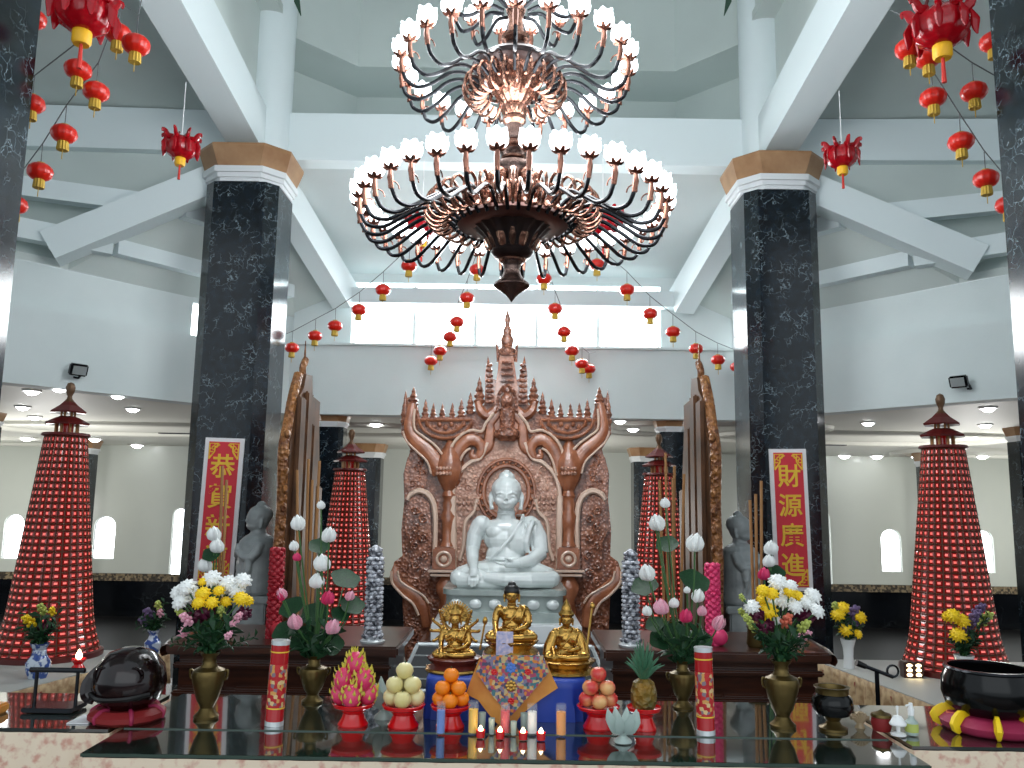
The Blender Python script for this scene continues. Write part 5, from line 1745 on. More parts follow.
for k in range(34):
    a = k * 2.4
    f = k / 33
    d = Vector((math.cos(a), math.sin(a), 0))
    ln = lerp(20, 37, f) * m_
    sp = lerp(20, 5, f) * m_
    b = Vector((0, 0, hp * .96))
    mb.tube(smoothpath([b, b + d * sp * .45 + Vector((0, 0, ln * .45)), b + d * sp + Vector((0, 0, ln * (.7 + .3 * f)))], 3), radii([.010, .011, .006, .001], 7), 5, flat=.4)
mb.build('crown', 'pinecrown', t)

# ================================================================== INCENSE TUBES, CANDLES
def tube_(px0, ytop, px1, ybot, lab):
    p = on(px1, ybot)
    q = at(px0, ytop, p.y)
    m_ = PXM(p.y)
    t = thing('incense_tube', lab, 'tube', (p.x, p.y, p.z), 'red incense tubes')
    H = q.z - p.z; r = 8.3 * m_
    t.rotation_euler = (0, math.atan2(q.x - p.x, H), 0)
    MB().lathe([(r, H * .05), (r, H * .95)], seg=28).build('paper_tube', 'tuberred', t)
    MB().lathe([(r * 1.015, H * .22), (r * 1.015, H * .72)], seg=28, cap=False).build('printed_label', 'tubeprint', t)
    MB().lathe([(0, 0), (r * 1.04, 0), (r * 1.04, H * .055), (0, H * .055)], seg=28).build('base_cap', 'silver', t)
    MB().lathe([(0, H * .95), (r * 1.03, H * .95), (r * 1.03, H), (0, H)], seg=28).build('cap', 'silver', t)
    for z in (.20, .86):
        MB().lathe([(r * 1.02, H * z), (r * 1.03, H * (z + .008)), (r * 1.02, H * (z + .016))], seg=28, cap=False).build('gold_band', 'bannerg', t)
tube_(281, 640, 274, 725, 'tall red incense tube leaning on the left half of the glass table')
tube_(703, 647, 706, 734, 'tall red incense tube on the right half of the glass table')
def candle(px, py, ytop, w, wax, lab, fill=.75):
    p = on(px, py)
    m_ = PXM(p.y)
    r = w * m_ / 2; H = at(px, ytop, p.y).z - p.z
    t = thing('glass_candle', lab, 'candle', (p.x, p.y, p.z), 'tall glass candles')
    MB().lathe([(0, 0), (r, 0), (r, H), (r * .9, H), (r * .9, .004), (0, .004)], seg=20, cap=False).build('glass', 'clear', t)
    MB().lathe([(0, .005), (r * .86, .005), (r * .86, H * fill), (0, H * fill)], seg=20).build('wax', wax, t)
    MB().tube([(0, 0, H * fill), (0, 0, H * fill + .012)], .0015, 5).build('wick', 'black', t)
candle(440.5, 734, 702, 8.5, 'waxb', 'pale blue glass candle in front of the oranges')
candle(473, 733.5, 701, 10, 'waxy', 'yellow glass candle in front of the orange satin flap')
candle(505, 733.5, 703, 9.5, 'waxr', 'red glass candle under the point of the brocade cloth')
candle(532, 734, 704, 10, 'waxw', 'white glass candle right of the red glass candle')
candle(561, 735.5, 704, 10, 'waxo', 'orange glass candle at the right end of the candle row')
def tealight(px, py, lab, lit=True):
    p = on(px, py)
    m_ = PXM(p.y)
    r = 4.4 * m_
    t = thing('votive_candle', lab, 'candle', (p.x, p.y, p.z), 'small red votive candles')
    MB().lathe([(0, 0), (r * .85, 0), (r, r * 1.5), (r * .88, r * 1.5), (r * .75, .006), (0, .006)], seg=18, cap=False).build('cup', 'redplastic', t)
    MB().lathe([(0, r * .8), (r * .8, r * .8), (r * .8, r * 1.1), (0, r * 1.1)], seg=16).build('wax', 'waxw', t)
    MB().lathe([(0, r * 1.1), (r * .5, r * 1.4), (r * .52, r * 1.7), (r * .25, r * 2.2), (0, r * 2.5)], seg=12).build('flame', 'flame', t)
tealight(480.5, 737.5, 'lit red votive candle, first from the left in the front row')
tealight(500, 738.5, 'lit red votive candle, second from the left in the front row')
tealight(523, 739.5, 'lit red votive candle, third from the left in the front row')
tealight(541, 740, 'lit red votive candle, rightmost in the front row')
def tumbler(px, py, lab, w=7, h=15):
    p = on(px, py)
    m_ = PXM(p.y)
    r, H = w * m_ / 2, h * m_
    t = thing('water_glass', lab, 'glass', (p.x, p.y, p.z), 'small clear water glasses')
    MB().lathe([(0, 0), (r * .8, 0), (r, H), (r * .9, H), (r * .7, .006), (0, .006)], seg=18, cap=False).build('glass', 'frost', t)
    MB().lathe([(0, .007), (r * .68, .007), (r * .82, H * .7), (0, H * .7)], seg=16).build('water', 'clear', t)
tumbler(482, 729.5, 'small clear water glass just right of the yellow candle')
tumbler(491.5, 734, 'small golden water glass between the yellow and red candles', 6, 14)
tumbler(524, 730, 'small clear water glass just left of the white candle')
tumbler(513.5, 735, 'small clear water glass between the red and white candles', 6, 12)
def lotus_glass(px, py, w, h, lab):
    p = on(px, py)
    m_ = PXM(p.y)
    R, H = w * m_ / 2, h * m_
    t = thing('glass_lotus', lab, 'candle holder', (p.x, p.y, p.z), 'frosted glass lotus holders')
    MB().lathe([(0, 0), (R * .55, 0), (R * .5, H * .08), (R * .2, H * .2), (R * .3, H * .3), (0, H * .32)], seg=20).build('foot', 'frost', t)
    for k in range(8):
        a = 2 * PI * (k + .5) / 8
        d = Vector((math.cos(a), math.sin(a), 0)); u = Vector((0, 0, 1))
        MB().tube(smoothpath([u * H * .26 + d * R * .1, d * R * .5 + u * H * .42, d * R * .82 + u * H * .7, d * R * .98 + u * H], 3), radii([R * .1, R * .32, R * .30, R * .03], 10), 8, flat=.3).build('petal', 'frost', t)
lotus_glass(384, 718, 34, 34, 'frosted glass lotus holder behind the pears')
lotus_glass(623, 742, 30, 28, 'frosted glass lotus holder between the apples and the pineapple')

# ================================================================== VASES AND FLOWERS
def brass_vase(px, py, ytop, w, d, lab):
    p = on(px, py); 
    if d: p = Vector((at(px, py, d).x, d, ZT + .0005))
    q = at(px, ytop, p.y)
    H = q.z - p.z
    r = w * PXM(p.y) / 2
    t = thing('brass_vase', lab, 'vase', (p.x, p.y, p.z), 'brass flower vases')
    MB().lathe([(0, 0), (r * .72, 0), (r * .74, H * .04), (r * .5, H * .10), (r * .38, H * .16), (r * .48, H * .22)], seg=32, cap=False).build('foot', 'brass', t)
    MB().lathe([(r * .46, H * .21), (r * .62, H * .28), (r * .85, H * .48), (r * 1.0, H * .66), (r * .92, H * .73), (r * .55, H * .78)], seg=32, cap=False).build('body', 'brass', t)
    MB().lathe([(r * .56, H * .77), (r * .42, H * .82), (r * .40, H * .92), (r * .62, H * 1.0), (r * .56, H), (r * .34, H * .92), (r * .34, H * .82), (0, H * .6)], seg=32, cap=False).build('neck', 'brass', t)
    for sx in (-1, 1):
        MB().tube(smoothpath([(sx * r * .88, 0, H * .70), (sx * r * 1.12, 0, H * .73), (sx * r * 1.1, 0, H * .62), (sx * r * .92, 0, H * .58)], 3), r * .07, 6).build('ear_handle', 'brass', t)
    return p, H, r
def pompom_mesh(mb, r, petals=30):
    mb.ell((0, 0, .05), (r * .78, r * .78, r * .62), u=12, v=8)
    for k in range(petals):
        f = (k + .5) / petals
        ph = math.acos(1 - 1.35 * f)
        a = k * 2.39996
        d = Vector((math.sin(ph) * math.cos(a), math.sin(ph) * math.sin(a), math.cos(ph) * .8))
        mb.tube([d * r * .35, d * r * .8, d * r * 1.0 + Vector((0, 0, -r * .08))], [r * .12, r * .20, r * .06], 5, flat=.5)
protos = {}
def flower(kind, m, r, parent, loc, face):
    key = (kind, m)
    if key not in protos:
        mb = MB()
        if kind == 'pompom': pompom_mesh(mb, 1.0)
        elif kind == 'spray':
            for k in range(14):
                a = k * 2.4
                f = k / 13
                mb.ell((.55 * (1 - f * .5) * math.cos(a), .55 * (1 - f * .5) * math.sin(a), f * 1.6 - .4), (.24, .24, .3), u=7, v=5)
            mb.tube([(0, 0, -1), (0, 0, 1.2)], .35, 6)
        elif kind == 'rose':
            mb.ell((0, 0, 0), (.55, .55, .6), u=10, v=7)
            for k in range(9):
                a = k * 2.4
                d = Vector((math.cos(a), math.sin(a), 0))
                mb.tube([d * .1 + Vector((0, 0, -.6)), d * .75 + Vector((0, 0, -.1)), d * (.6 + .05 * k) + Vector((0, 0, .55))], [.2, .42, .2], 7, flat=.35)
        elif kind == 'lotus':
            mb.lathe([(0, -1.0), (.35, -.9), (.62, -.45), (.66, 0), (.48, .6), (.16, 1.1), (0, 1.25)], seg=14)
            for k in range(6):
                a = 2 * PI * k / 6
                d = Vector((math.cos(a), math.sin(a), 0))
                mb.tube(smoothpath([d * .1 + Vector((0, 0, -1)), d * .62 + Vector((0, 0, -.5)), d * .72 + Vector((0, 0, .15)), d * .5 + Vector((0, 0, .95))], 2), radii([.15, .42, .40, .04], 7), 7, flat=.3)
        elif kind == 'leafy':
            mb.tube([(0, 0, -1), (0, 0, .8)], .05, 5)
            for k in range(7):
                a = k * 2.4
                d = Vector((math.cos(a), math.sin(a), 0))
                z = -.8 + k * .28
                mb.tube([Vector((0, 0, z)), d * .35 + Vector((0, 0, z + .25)), d * .75 + Vector((0, 0, z + .3))], [.05, .22, .02], 6, flat=.3)
        elif kind == 'pad':
            n = 20
            mb.lathe([(0, .02), (.5, .0), (.95, .12), (1.0, .16), (.5, .05), (0, .06)], seg=24, wave=.06, waves=5)
        me = mb.build(kind, m, None)
        protos[key] = me.data
        bpy.data.objects.remove(me)
    nm_ = {'pompom': 'chrysanthemum', 'spray': 'flower_spray', 'rose': 'rose', 'lotus': 'lotus_bud', 'leafy': 'leaf_sprig', 'pad': 'lotus_leaf'}[kind]
    o = bpy.data.objects.new(nm_, protos[key])
    COL.objects.link(o)
    o.parent = parent
    o.location = loc
    o.scale = (r,) * 3
    o.rotation_euler = Vector(face).to_track_quat('Z', 'Y').to_euler()
    return o
def bouquet(px, pys, vase, heads, lab, d0, sprigs, jitter=.06):
    p, H, r = vase
    mouth = Vector((p.x, p.y, p.z + H))
    t = thing('flower_bouquet', lab, 'flowers', mouth)
    m_ = PXM(p.y)
    for (kind, m, x, y, rad) in heads:
        dd = p.y + random.uniform(-jitter, jitter) - .035
        q = at(x, y, dd) - mouth
        f = Vector((q.x * .9, -abs(q.z) * .75 - .05, max(.03, q.z)))
        flower(kind, m, rad * m_, t, q, f)
        mid = Vector((q.x * .35, q.y * .3, q.z * .5))
        MB().tube(smoothpath([(0, 0, -.10), (q.x * .06, 0, .01), mid, q], 3), .004, 5).build('stem', 'stem', t)
    for (x, y, rad) in sprigs:
        dd = p.y + random.uniform(-jitter, jitter) 
        q = at(x, y, dd) - mouth
        o = flower('leafy', 'leaf', rad * m_, t, q, q if q.length > .02 else (0, 0, 1))
    for k in range(9):
        a = k * .7 + .2
        flower('leafy', 'leaf', .075, t, Vector((.055 * math.cos(a), .045 * math.sin(a), .045 + .012 * (k % 3))), (math.cos(a) * .7, math.sin(a) * .5 - .2, .8))
    for k in range(5):
        a = k * 1.3
        MB().tube([(0, 0, -.10), (.02 * math.cos(a), .02 * math.sin(a), .02), (.06 * math.cos(a), .05 * math.sin(a), .12)], [.004, .008, .003], 5).build('stem', 'stem', t)
v = brass_vase(206, 718, 652, 31, None, 'brass vase with white and yellow chrysanthemums, left of the left incense tube')
Pm, Sp, Ro, Lo = 'pompom', 'spray', 'rose', 'lotus'
bouquet(206, 0, v, [(Pm, 'white', 187, 588, 10), (Pm, 'white', 181, 602, 9), (Pm, 'white', 193, 596, 9), (Pm, 'white', 212, 579, 10), (Pm, 'white', 229, 584, 10), (Pm, 'white', 243, 581, 9), (Pm, 'white', 222, 590, 8), (Pm, 'white', 178, 592, 8), (Pm, 'white', 237, 592, 8),
        (Pm, 'yellow', 203, 594, 8), (Pm, 'yellow', 199, 603, 7), (Pm, 'yellow', 212, 603, 7), (Pm, 'yellow', 219, 591, 6), (Pm, 'yellow', 241, 599, 8), (Pm, 'yellow', 248, 601, 6), (Pm, 'yellow', 226, 602, 6), (Pm, 'yellow', 203, 582, 5),
        (Ro, 'maroon', 200, 615, 10), (Ro, 'maroon', 244, 614, 7), (Ro, 'maroon', 206, 612, 8), (Sp, 'pink', 187, 620, 7), (Ro, 'pink', 184, 632, 6), (Sp, 'pink', 231, 627, 7), (Sp, 'pink', 238, 618, 6), (Sp, 'lime', 221, 612, 6), (Sp, 'lime', 182, 614, 6), (Sp, 'pink', 228, 636, 5)],
        'bouquet of white and yellow chrysanthemums with maroon and pink blooms, left brass vase', 0,
        [(190, 640, 12), (200, 632, 12), (212, 628, 12), (222, 640, 12), (232, 646, 10), (207, 645, 12), (196, 648, 10), (216, 648, 10), (246, 640, 10), (180, 645, 8)])
v = brass_vase(783, 727, 660, 32, None, 'brass vase with white and yellow chrysanthemums, right of the right incense tube')
bouquet(783, 0, v, [(Pm, 'white', 778, 583, 10), (Pm, 'white', 784, 600, 11), (Pm, 'white', 772, 601, 8), (Pm, 'white', 813, 596, 9), (Pm, 'white', 806, 603, 9), (Pm, 'white', 817, 611, 8), (Pm, 'white', 752, 607, 8), (Pm, 'white', 795, 607, 8), (Pm, 'white', 775, 620, 7), (Pm, 'white', 791, 586, 7),
        (Pm, 'yellow', 768, 611, 10), (Pm, 'yellow', 763, 591, 7), (Pm, 'yellow', 772, 594, 7), (Pm, 'yellow', 790, 592, 7), (Pm, 'yellow', 762, 600, 6), (Pm, 'yellow', 798, 596, 6),
        (Ro, 'maroon', 801, 613, 10), (Ro, 'maroon', 756, 615, 7), (Ro, 'maroon', 765, 626, 8), (Ro, 'maroon', 808, 617, 7), (Sp, 'salmon', 786, 622, 8), (Sp, 'lime', 748, 620, 6), (Sp, 'lime', 753, 628, 6), (Sp, 'lime', 803, 627, 7), (Sp, 'lime', 742, 613, 5), (Sp, 'pink', 804, 636, 6), (Sp, 'lime', 742, 598, 4)],
        'bouquet of white and yellow chrysanthemums with maroon and salmon blooms, right brass vase', 0,
        [(768, 640, 12), (778, 636, 12), (790, 640, 12), (800, 648, 10), (783, 650, 12), (770, 652, 10), (796, 655, 9), (760, 635, 9)])
def lotus_arr(vase, buds, pads, lab):
    p, H, r = vase
    mouth = Vector((p.x, p.y, p.z + H))
    t = thing('lotus_arrangement', lab, 'flowers', mouth)
    m_ = PXM(p.y)
    for (m, x, y, rad, tilt) in buds:
        q = at(x, y, p.y + random.uniform(-.11, -.05)) - mouth
        flower('lotus', m, rad * .74 * m_, t, q, (tilt, -.25, 1))
        MB().tube(smoothpath([(0, 0, -.08), (q.x * .1, q.y * .1, .03), (q.x * .7 + .01, q.y * .6, q.z * .55), q], 4), .004, 5).build('stem', 'stem', t)
    for (x, y, rad, tx, ty) in pads:
        q = at(x, y, p.y + random.uniform(.0, .09)) - mouth
        flower('pad', 'leaf', rad * m_, t, q, (tx, ty, .8))
        MB().tube(smoothpath([(0, 0, -.08), (q.x * .1, q.y * .1, .02), (q.x * .7, q.y * .6, q.z * .5), q], 3), .004, 5).build('stem', 'stem', t)
    for k in range(7):
        a = k * .9
        flower('leafy', 'leaf', .09, t, Vector((.06 * math.cos(a), .04 * math.sin(a), .05)), (math.cos(a) * .6, math.sin(a) * .4, 1))
vl = brass_vase(312, 708, 655, 27, 4.0, 'brass vase holding the left lotus arrangement')
lotus_arr(vl, [('white', 298, 523, 9, -.1), ('white', 329, 535, 9, .2), ('white', 322, 563, 10, 0), ('white', 317, 581, 9, .1), ('white', 321, 505, 5, 0), ('white', 294, 546, 6, -.1), ('hotpink', 297, 557, 5, 0), ('pink', 282, 594, 7, -.4), ('hotpink', 281, 597, 5, -.4), ('pink', 295, 622, 9, -.2), ('pink', 333, 627, 9, .3), ('hotpink', 328, 598, 8, .2), ('pink', 350, 596, 6, .5)],
          [(319, 547, 10, .2, -.7), (345, 580, 14, .3, -.5), (352, 606, 12, .3, -.6), (315, 615, 13, 0, -.9), (292, 608, 12, -.3, -.8), (285, 632, 12, -.3, -.8), (305, 640, 14, -.1, -.9), (330, 645, 13, .2, -.8), (340, 615, 9, .4, -.7)],
          'tall lotus arrangement with white and pink buds in the left brass vase')
vr = brass_vase(683, 714, 660, 26, 4.0, 'brass vase holding the right lotus arrangement')
lotus_arr(vr, [('white', 665, 503, 6, -.1), ('white', 657, 523, 10, -.3), ('white', 695, 543, 11, .2), ('white', 647, 573, 10, -.3), ('white', 698, 596, 8, .2), ('white', 655, 524, 7, -.5), ('pink', 661, 607, 9, -.1), ('hotpink', 686, 616, 8, .1), ('pink', 719, 623, 9, .4), ('white', 674, 603, 6, 0), ('pink', 702, 611, 6, .1), ('white', 647, 611, 6, -.2), ('white', 687, 590, 4, 0)],
          [(667, 545, 11, -.2, -.7), (694, 582, 15, .2, -.6), (645, 587, 13, -.3, -.6), (676, 636, 14, 0, -.9), (662, 640, 12, -.2, -.8), (700, 640, 12, .2, -.8), (690, 650, 12, .1, -.9), (655, 625, 9, -.3, -.7)],
          'tall lotus arrangement with white and pink buds in the right brass vase')
# pale buds rising in front of the banners
def bud_spray(buds, pads, px, d, lab):
    b = at(px, 650, d)
    t = thing('flower_spray', lab, 'flowers', (b.x, d, ZA))
    m_ = PXM(d)
    for (m, x, y, rad) in buds:
        q = at(x, y, d) - t.location
        flower('lotus', m, rad * .8 * m_, t, q, (0, -.2, 1))
        MB().tube([(0, 0, 0), (q.x * .6, 0, q.z * .6), q], .005, 5).build('stem', 'stem', t)
    for (x, y, rad) in pads:
        q = at(x, y, d) - t.location
        flower('pad', 'leaf', rad * m_, t, q, (.1, -.8, .6))
bud_spray([('white', 214, 534, 8), ('white', 217, 546, 8), ('white', 205, 565, 8)], [(211, 555, 8)], 212, 4.96, 'pale lotus buds on stems in front of the left red banner')
bud_spray([('white', 771, 548, 8), ('white', 769, 561, 7), ('hotpink', 764, 574, 7)], [(777, 573, 8)], 770, 4.96, 'pale and pink lotus buds just left of the right red banner')

# ---- small vases on the side tables
def small_vase(px, ybot, ytop, w, z, m, lab, shape=0):
    p = on(px, ybot, z)
    q = at(px, ytop, p.y)
    H = q.z - p.z; r = w * PXM(p.y) / 2
    t = thing('porcelain_vase', lab, 'vase', (p.x, p.y, p.z), 'small vases on the side tables')
    if shape == 0:
        MB().lathe([(0, 0), (r * .7, 0), (r * .95, H * .25), (r, H * .45), (r * .6, H * .65)], seg=24, cap=False).build('body', m, t)
        MB().lathe([(r * .6, H * .65), (r * .5, H * .82), (r * .8, H), (r * .7, H), (r * .42, H * .82), (0, H * .6)], seg=24, cap=False).build('neck', m, t)
    else:
        MB().lathe([(0, 0), (r * .75, 0), (r * .7, H * .1), (r * .62, H * .4), (r * .7, H * .7)], seg=24, cap=False).build('body', m, t)
        MB().lathe([(r * .7, H * .7), (r * 1.0, H), (r * .9, H), (r * .6, H * .7), (0, H * .5)], seg=24, cap=False).build('neck', m, t)
    return p, H, r
v = small_vase(37, 678, 643, 22, ZS, 'cer', 'blue and white porcelain vase with dark foliage before the left pagoda')
bouquet(37, 0, v, [(Sp, 'yellow', 30, 622, 7), (Sp, 'yellow', 52, 612, 5), (Sp, 'lime', 42, 610, 6), (Ro, 'maroon', 46, 628, 7)], 'dark green foliage with small yellow blooms before the left pagoda', 0, [(30, 632, 13), (40, 625, 14), (48, 634, 12), (36, 640, 12), (56, 616, 10), (26, 618, 8)])
v = small_vase(152, 653, 630, 15, ZS, 'cer', 'small blue and white vase behind the wooden fish drum')
bouquet(152, 0, v, [(Sp, 'purple', 150, 615, 7), (Sp, 'lime', 158, 606, 5), (Sp, 'purple', 146, 622, 6), (Sp, 'pink', 160, 614, 5)], 'small purple and lime flower bunch behind the wooden fish drum', 0, [(150, 622, 10), (158, 618, 10), (145, 628, 8), (162, 608, 7)])
v = small_vase(849, 668, 639, 14, ZS, 'cerw', 'slender white vase with yellow flowers beside the microphone stand', 1)
bouquet(849, 0, v, [(Pm, 'yellow', 843, 609, 8), (Pm, 'yellow', 838, 615, 7), (Pm, 'yellow', 860, 617, 7), (Pm, 'yellow', 846, 630, 7), (Pm, 'yellow', 858, 634, 5), (Sp, 'purple', 852, 614, 8), (Sp, 'purple', 854, 625, 7), (Sp, 'lime', 835, 607, 5)], 'yellow and purple flowers in the slender white vase', 0, [(836, 618, 8), (846, 622, 9), (858, 628, 8), (850, 634, 8)])
v = small_vase(966, 690, 655, 18, ZS, 'cerw', 'white flower pot behind the black singing bowl', 1)
bouquet(966, 0, v, [(Pm, 'yellow', 953, 616, 8), (Pm, 'yellow', 962, 621, 8), (Pm, 'yellow', 958, 635, 8), (Pm, 'yellow', 967, 640, 7), (Pm, 'yellow', 948, 617, 6), (Sp, 'purple', 972, 620, 8), (Sp, 'purple', 966, 632, 7), (Sp, 'lime', 983, 620, 8), (Sp, 'purple', 978, 611, 7)], 'yellow and purple flowers in the white pot before the right pagoda', 0, [(960, 644, 10), (970, 646, 10), (978, 630, 12), (984, 622, 8), (975, 640, 10)])

# ================================================================== DRUMS, BOWLS, SMALL THINGS
# wooden fish drum on its cushion (left side table)
p = at(128, 706, 3.66)
m_ = PXM(3.66)
t = thing('cushion', 'round red and pink cushion under the dark wooden fish drum', 'cushion', (p.x, 3.66, ZT - .003))
MB().lathe([(0, 0), (.13, 0), (.15, .015), (.15, .035), (.12, .055), (.08, .05), (0, .045)], seg=36, wave=.02, waves=12).build('pad', 'redcloth', t)
for q in range(6):
    mb = MB()
    a = q * PI / 3
    mb.tube(smoothpath([(.09 * math.cos(a), .09 * math.sin(a), .054), (.12 * math.cos(a), .12 * math.sin(a), .056), (.15 * math.cos(a), .15 * math.sin(a), .034), (.145 * math.cos(a), .145 * math.sin(a), .012)], 3), [.009] * 10, 6)
    mb.build('piping', 'hotpinkcloth', t)
t = thing('wooden_fish_drum', 'big dark lacquered wooden fish drum on the red cushion at the left', 'drum', (p.x, 3.66, ZT + .047))
mb = MB()
mb.lathe([(0, 0), (.075, .0), (.125, .035), (.148, .10), (.135, .17), (.09, .225), (.035, .245), (0, .247)], seg=36)
mb.build('body', 'fish', t)
MB().tube(smoothpath([(-.13, -.02, .04), (-.155, -.03, .055), (-.165, -.02, .09), (-.15, 0, .13), (-.11, 0, .17)], 4), radii([.03, .034, .030, .026, .02], 17), 8).build('fish_handle', 'fish', t)
mb = MB().tube(smoothpath([(-.135, -.06, .065), (-.065, -.125, .055), (.04, -.135, .06), (.12, -.08, .07)], 5), .010, 6)
mb.build('sound_slit', 'black', t)
for sx in (-1, 1):
    c = Vector((sx * .07, -.108, .15))
    MB().tube([c + Vector((.03 * math.cos(q * .5), -.004, .03 * math.sin(q * .5))) for q in range(14)], .006, 5).build('carved_eye', 'fish', t)
# black objects on the left side table
p = atz(30, 700, ZT); p.z = ZT
t = thing('incense_rack', 'black metal rack on the left end of the front altar', 'rack', (-1.98, 3.80, ZT))
MB().box((0, 0, .01), (.22, .14, .02), bevel=.004).build('base', 'arm', t)
for sx in (-.09, .09):
    MB().tube([(sx, 0, .015), (sx, 0, .17)], .008, 8).build('post', 'arm', t)
MB().tube([(-.12, 0, .165), (.12, 0, .165)], .011, 8).build('bar', 'arm', t)
p = on(78, 668, ZS)
t = thing('oil_lamp', 'small lit oil lamp glowing beside the left pagoda', 'lamp', (p.x, p.y, p.z))
MB().lathe([(0, 0), (.05, 0), (.03, .03), (.055, .06), (.05, .07), (0, .055)], seg=20).build('bowl', 'redplastic', t)
MB().lathe([(0, .055), (.022, .075), (.022, .10), (.008, .13), (0, .14)], seg=12).build('flame', 'flame', t)
p = atz(12, 716, ZT)
o = MB().box((0, 0, .02), (.16, .11, .04), bevel=.008).build('yellow_book', 'orangecloth', None, loc=(-2.24, 3.72, ZT - .003))
o['label'] = 'yellow cloth-covered prayer book at the far left end of the altar'; o['category'] = 'book'
# loose white envelope/card on the left table
o = MB().box((0, 0, .002), (.09, .14, .004)).build('paper_sheet', 'bannerw', None, loc=(atz(84, 720, ZT).x, atz(84, 719, ZT).y, ZT - .003))
tag(o, 'white paper sheet lying flat left of the red cushion', 'paper')

# incense burner on the right of the glass table
p = on(838, 733)
t = thing('incense_burner', 'black round incense burner with brass rim and brass foot', 'incense burner', (p.x, p.y + .05, ZT + .0005))
m_ = PXM(p.y)
MB().lathe([(0, 0), (13 * m_, 0), (13 * m_, .01), (8 * m_, .02), (6 * m_, 8 * m_), (9 * m_, 12 * m_)], seg=28, cap=False).build('foot', 'brass', t)
MB().lathe([(6 * m_, 11 * m_), (15 * m_, 14 * m_), (19 * m_, 21 * m_), (18 * m_, 29 * m_), (14.5 * m_, 33 * m_)], seg=36, cap=False).build('bowl', 'bowl', t)
MB().lathe([(14 * m_, 32 * m_), (15 * m_, 33 * m_), (15 * m_, 37 * m_), (16.5 * m_, 39 * m_), (13 * m_, 39 * m_), (12 * m_, 34 * m_), (0, 33 * m_)], seg=36, cap=False).build('rim', 'brass', t)
# singing bowl on a cushion (right side table)
p = on(988, 738)
cd_ = 3.70
cxs = at(990, 700, cd_).x
m_ = PXM(cd_)
t = thing('cushion', 'magenta and yellow cushion under the black singing bowl', 'cushion', (cxs, cd_, ZT))
MB().lathe([(0, 0), (.18, 0), (.20, .015), (.205, .035), (.175, .062), (.12, .07), (0, .066)], seg=40, wave=.02, waves=8).build('pad', 'hotpinkcloth' if 'hotpinkcloth' in M else 'redcloth', t)
for q in range(8):
    a = q * PI / 4 + .39
    d = Vector((math.cos(a), math.sin(a), 0)); u = Vector((0, 0, 1))
    MB().tube(smoothpath([d * .13 + u * .069, d * .175 + u * .066, d * .207 + u * .036, d * .186 + u * .01], 3), radii([.01, .03, .034, .02], 10), 6, flat=.5).build('yellow_flap', 'yellow', t)
t = thing('singing_bowl', 'large black singing bowl resting on its cushion at the right', 'bowl', (cxs, cd_, ZT + .067))
MB().lathe([(0, 0), (.13, 0), (.172, .03), (.188, .08), (.184, .14), (.170, .172), (.168, .182), (.156, .182), (.160, .17), (.172, .13), (.174, .08), (.155, .035), (0, .015)], seg=44).build('bowl', 'bowl', t)
MB().lathe([(.170, .176), (.176, .182), (.170, .190), (.156, .190), (.156, .180)], seg=44, cap=False).build('lip', 'arm', t)
# microphone stand
p = at(878, 700, 4.6)
t = thing('microphone_stand', 'black microphone stand with boom arm beside the slender white vase', 'microphone', (p.x, 4.6, .6))
a, b, c = at(878, 672, 4.6) - t.location, at(862, 665, 4.6) - t.location, at(893, 677, 4.6) - t.location
MB().tube([(0, 0, .02), (0, 0, a.z)], .012, 8).build('pole', 'arm', t)
MB().lathe([(0, 0), (.14, 0), (.14, .015), (.03, .03), (0, .03)], seg=24).build('base', 'arm', t)
MB().tube([b, c], .010, 8).build('boom', 'arm', t)
MB().tube([b + Vector((-.03, 0, .012)), b + Vector((.02, 0, -.008))], [.018, .014], 10).build('microphone_head', 'black', t)
MB().tube([c + Vector((.03 * math.cos(q), 0, .03 + .03 * math.sin(q))) for q in [.4 * k - 1.6 for k in range(15)]], .006, 6).build('cable_loop', 'arm', t)
# little things around the right end of the glass table
def shell():
    p = on(862, 729)
    t = MB()
    for k in range(7):
        a = -.9 + k * .3
        t.tube([(0, 0, .01), (.03 * math.sin(a), 0, .03 + .02 * math.cos(a)), (.05 * math.sin(a), -.005, .065 * math.cos(a))], [.006, .012, .008], 6)
    t.lathe([(0, 0), (.022, 0), (.012, .02), (0, .02)], seg=14)
    o = t.build('sea_shell', 'shell', None, loc=(p.x, p.y + .02, p.z))
    tag(o, 'fan-shaped beige sea shell right of the incense burner', 'shell')
shell()
p = on(886, 733)
t = thing('votive_pot', 'small lidded red and brass pot right of the sea shell', 'pot', (p.x, p.y + .04, p.z))
MB().lathe([(0, 0), (.035, 0), (.042, .03), (.038, .055), (0, .055)], seg=24).build('pot', 'redcloth', t)
MB().lathe([(.036, .052), (.042, .056), (.040, .066), (.015, .075), (0, .085)], seg=24).build('lid', 'brass', t)
p = on(903, 738)
t = thing('white_lamp', 'tiny white cone lamp right of the red and brass pot', 'lamp', (p.x, p.y + .04, p.z))
MB().lathe([(0, 0), (.03, 0), (.03, .008), (.008, .014), (.008, .045)], seg=20, cap=False).build('base', 'waxw', t)
MB().lathe([(.032, .040), (.034, .046), (.016, .075), (0, .08)], seg=20).build('cone_shade', 'waxw', t)
MB().tube([(0, 0, .078), (0, 0, .115)], [.003, .006], 8).build('finial', 'waxw', t)
p = on(918, 738)
t = thing('spray_bottle', 'small white pump bottle with green label at the right end', 'bottle', (p.x, p.y + .05, p.z))
MB().lathe([(0, 0), (.024, 0), (.026, .01), (.026, .05), (.012, .065), (.010, .08)], seg=20).build('bottle', 'frost', t)
MB().lathe([(.0265, .012), (.0265, .045)], seg=20, cap=False).build('label_band', 'lime', t)
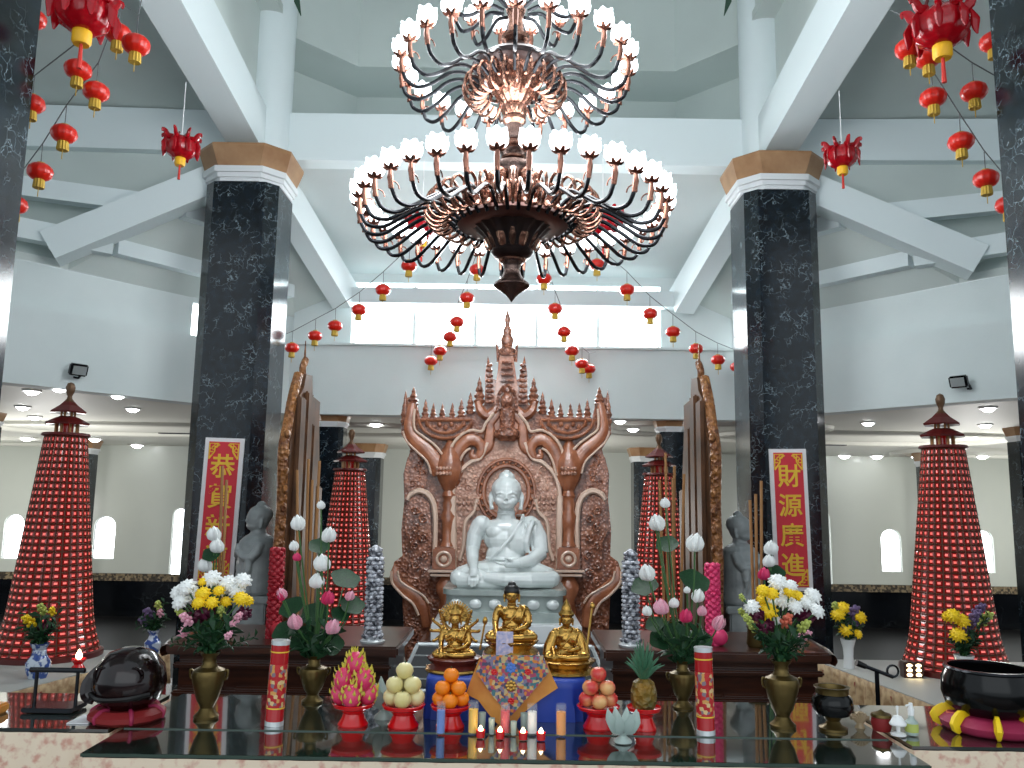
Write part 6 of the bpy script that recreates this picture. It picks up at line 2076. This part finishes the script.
MB().lathe([(.012, .076), (.013, .10), (.008, .11), (.008, .125), (0, .125)], seg=14).tube([(0, 0, .118), (-.025, -.01, .116)], .004, 6).build('pump', 'waxw', t)
p = on(948, 735)
o = MB().lathe([(0, 0), (.030, 0), (.034, .04), (.030, .07), (.026, .07), (.028, .04), (0, .01)], seg=22).build('clay_cup', 'salmon', None, loc=(at(955, 730, 3.72).x, 3.72, ZT - .003))
tag(o, 'small terracotta cup just left of the singing bowl cushion', 'cup')
# lamp tiles glowing at the foot of the right pagoda
p = on(917, 690, ZS)
t = thing('lamp_box', 'small box of glowing white lamps before the right pagoda', 'lamp', (p.x + .18, p.y + .45, p.z))
MB().box((0, 0, .06), (.15, .08, .12), bevel=.006).build('box', 'darkwood', t, smooth=False)
for i in range(2):
    for j in range(3):
        MB().ell(((i - .5) * .07, -.042, .025 + j * .035), (.022, .006, .012), u=10, v=6).build('lamp', 'flame', t)
# fruit plate before the right pagoda
# ================================================================== LIGHT
w = bpy.data.worlds.new('sky')
SC.world = w
w.use_nodes = True
bg = w.node_tree.nodes['Background']
bg.inputs['Color'].default_value = lin((226, 238, 246))
bg.inputs['Strength'].default_value = 0.55
def area(name, loc, target, sx, sy, power, col=(1, 1, 1)):
    l = bpy.data.lights.new(name, 'AREA')
    l.shape = 'RECTANGLE'; l.size = sx; l.size_y = sy; l.energy = power; l.color = col
    o = bpy.data.objects.new(name, l)
    COL.objects.link(o)
    o.location = loc
    d = Vector(target) - Vector(loc)
    o.rotation_euler = d.to_track_quat('-Z', 'Y').to_euler()
    return o
# daylight through the open entrance behind the visitor, and down the lantern tower
area('entrance_daylight', (0, -3.0, 4.0), (0, 8, 2.2), 9, 4.5, 62, (0.93, 0.98, 1.0))
area('clerestory_daylight', (0, 10.15, 4.75), (0, 5, 3.0), 2.6, 0.7, 55, (0.95, 0.98, 1.0))
# unseen point lamps added in mid-air to fill out the aisle downlights
for (x, y, e) in ((-7, 12.5, 90), (7, 12.5, 90), (0, 14.5, 110), (-10.5, 15, 65), (10.5, 15, 65)):
    l = bpy.data.lights.new('aisle_fill', 'POINT')
    l.energy = e; l.shadow_soft_size = 0.25; l.color = (1.0, 0.985, 0.95)
    o = bpy.data.objects.new('aisle_fill', l)
    COL.objects.link(o)
    o.location = (x, y, 2.1)
# the chandelier's own bulbs
for (z, p) in ((4.55, 165), (5.4, 85)):
    l = bpy.data.lights.new('chandelier_bulbs', 'POINT')
    l.energy = p; l.shadow_soft_size = 0.9; l.color = (0.95, 0.98, 1.0)
    o = bpy.data.objects.new('chandelier_bulbs', l)
    COL.objects.link(o)
    o.location = (at(513, 200, 5).x, 5.0, z)
SC.view_settings.view_transform = 'Standard'
SC.view_settings.look = 'None'
SC.view_settings.exposure = 0.9
SC.view_settings.gamma = 1.0
SC.view_settings.use_curve_mapping = False
SC.cycles.use_denoising = True
SC.cycles.max_bounces = 8
SC.cycles.sample_clamp_indirect = 6.0
SC.render.film_transparent = False
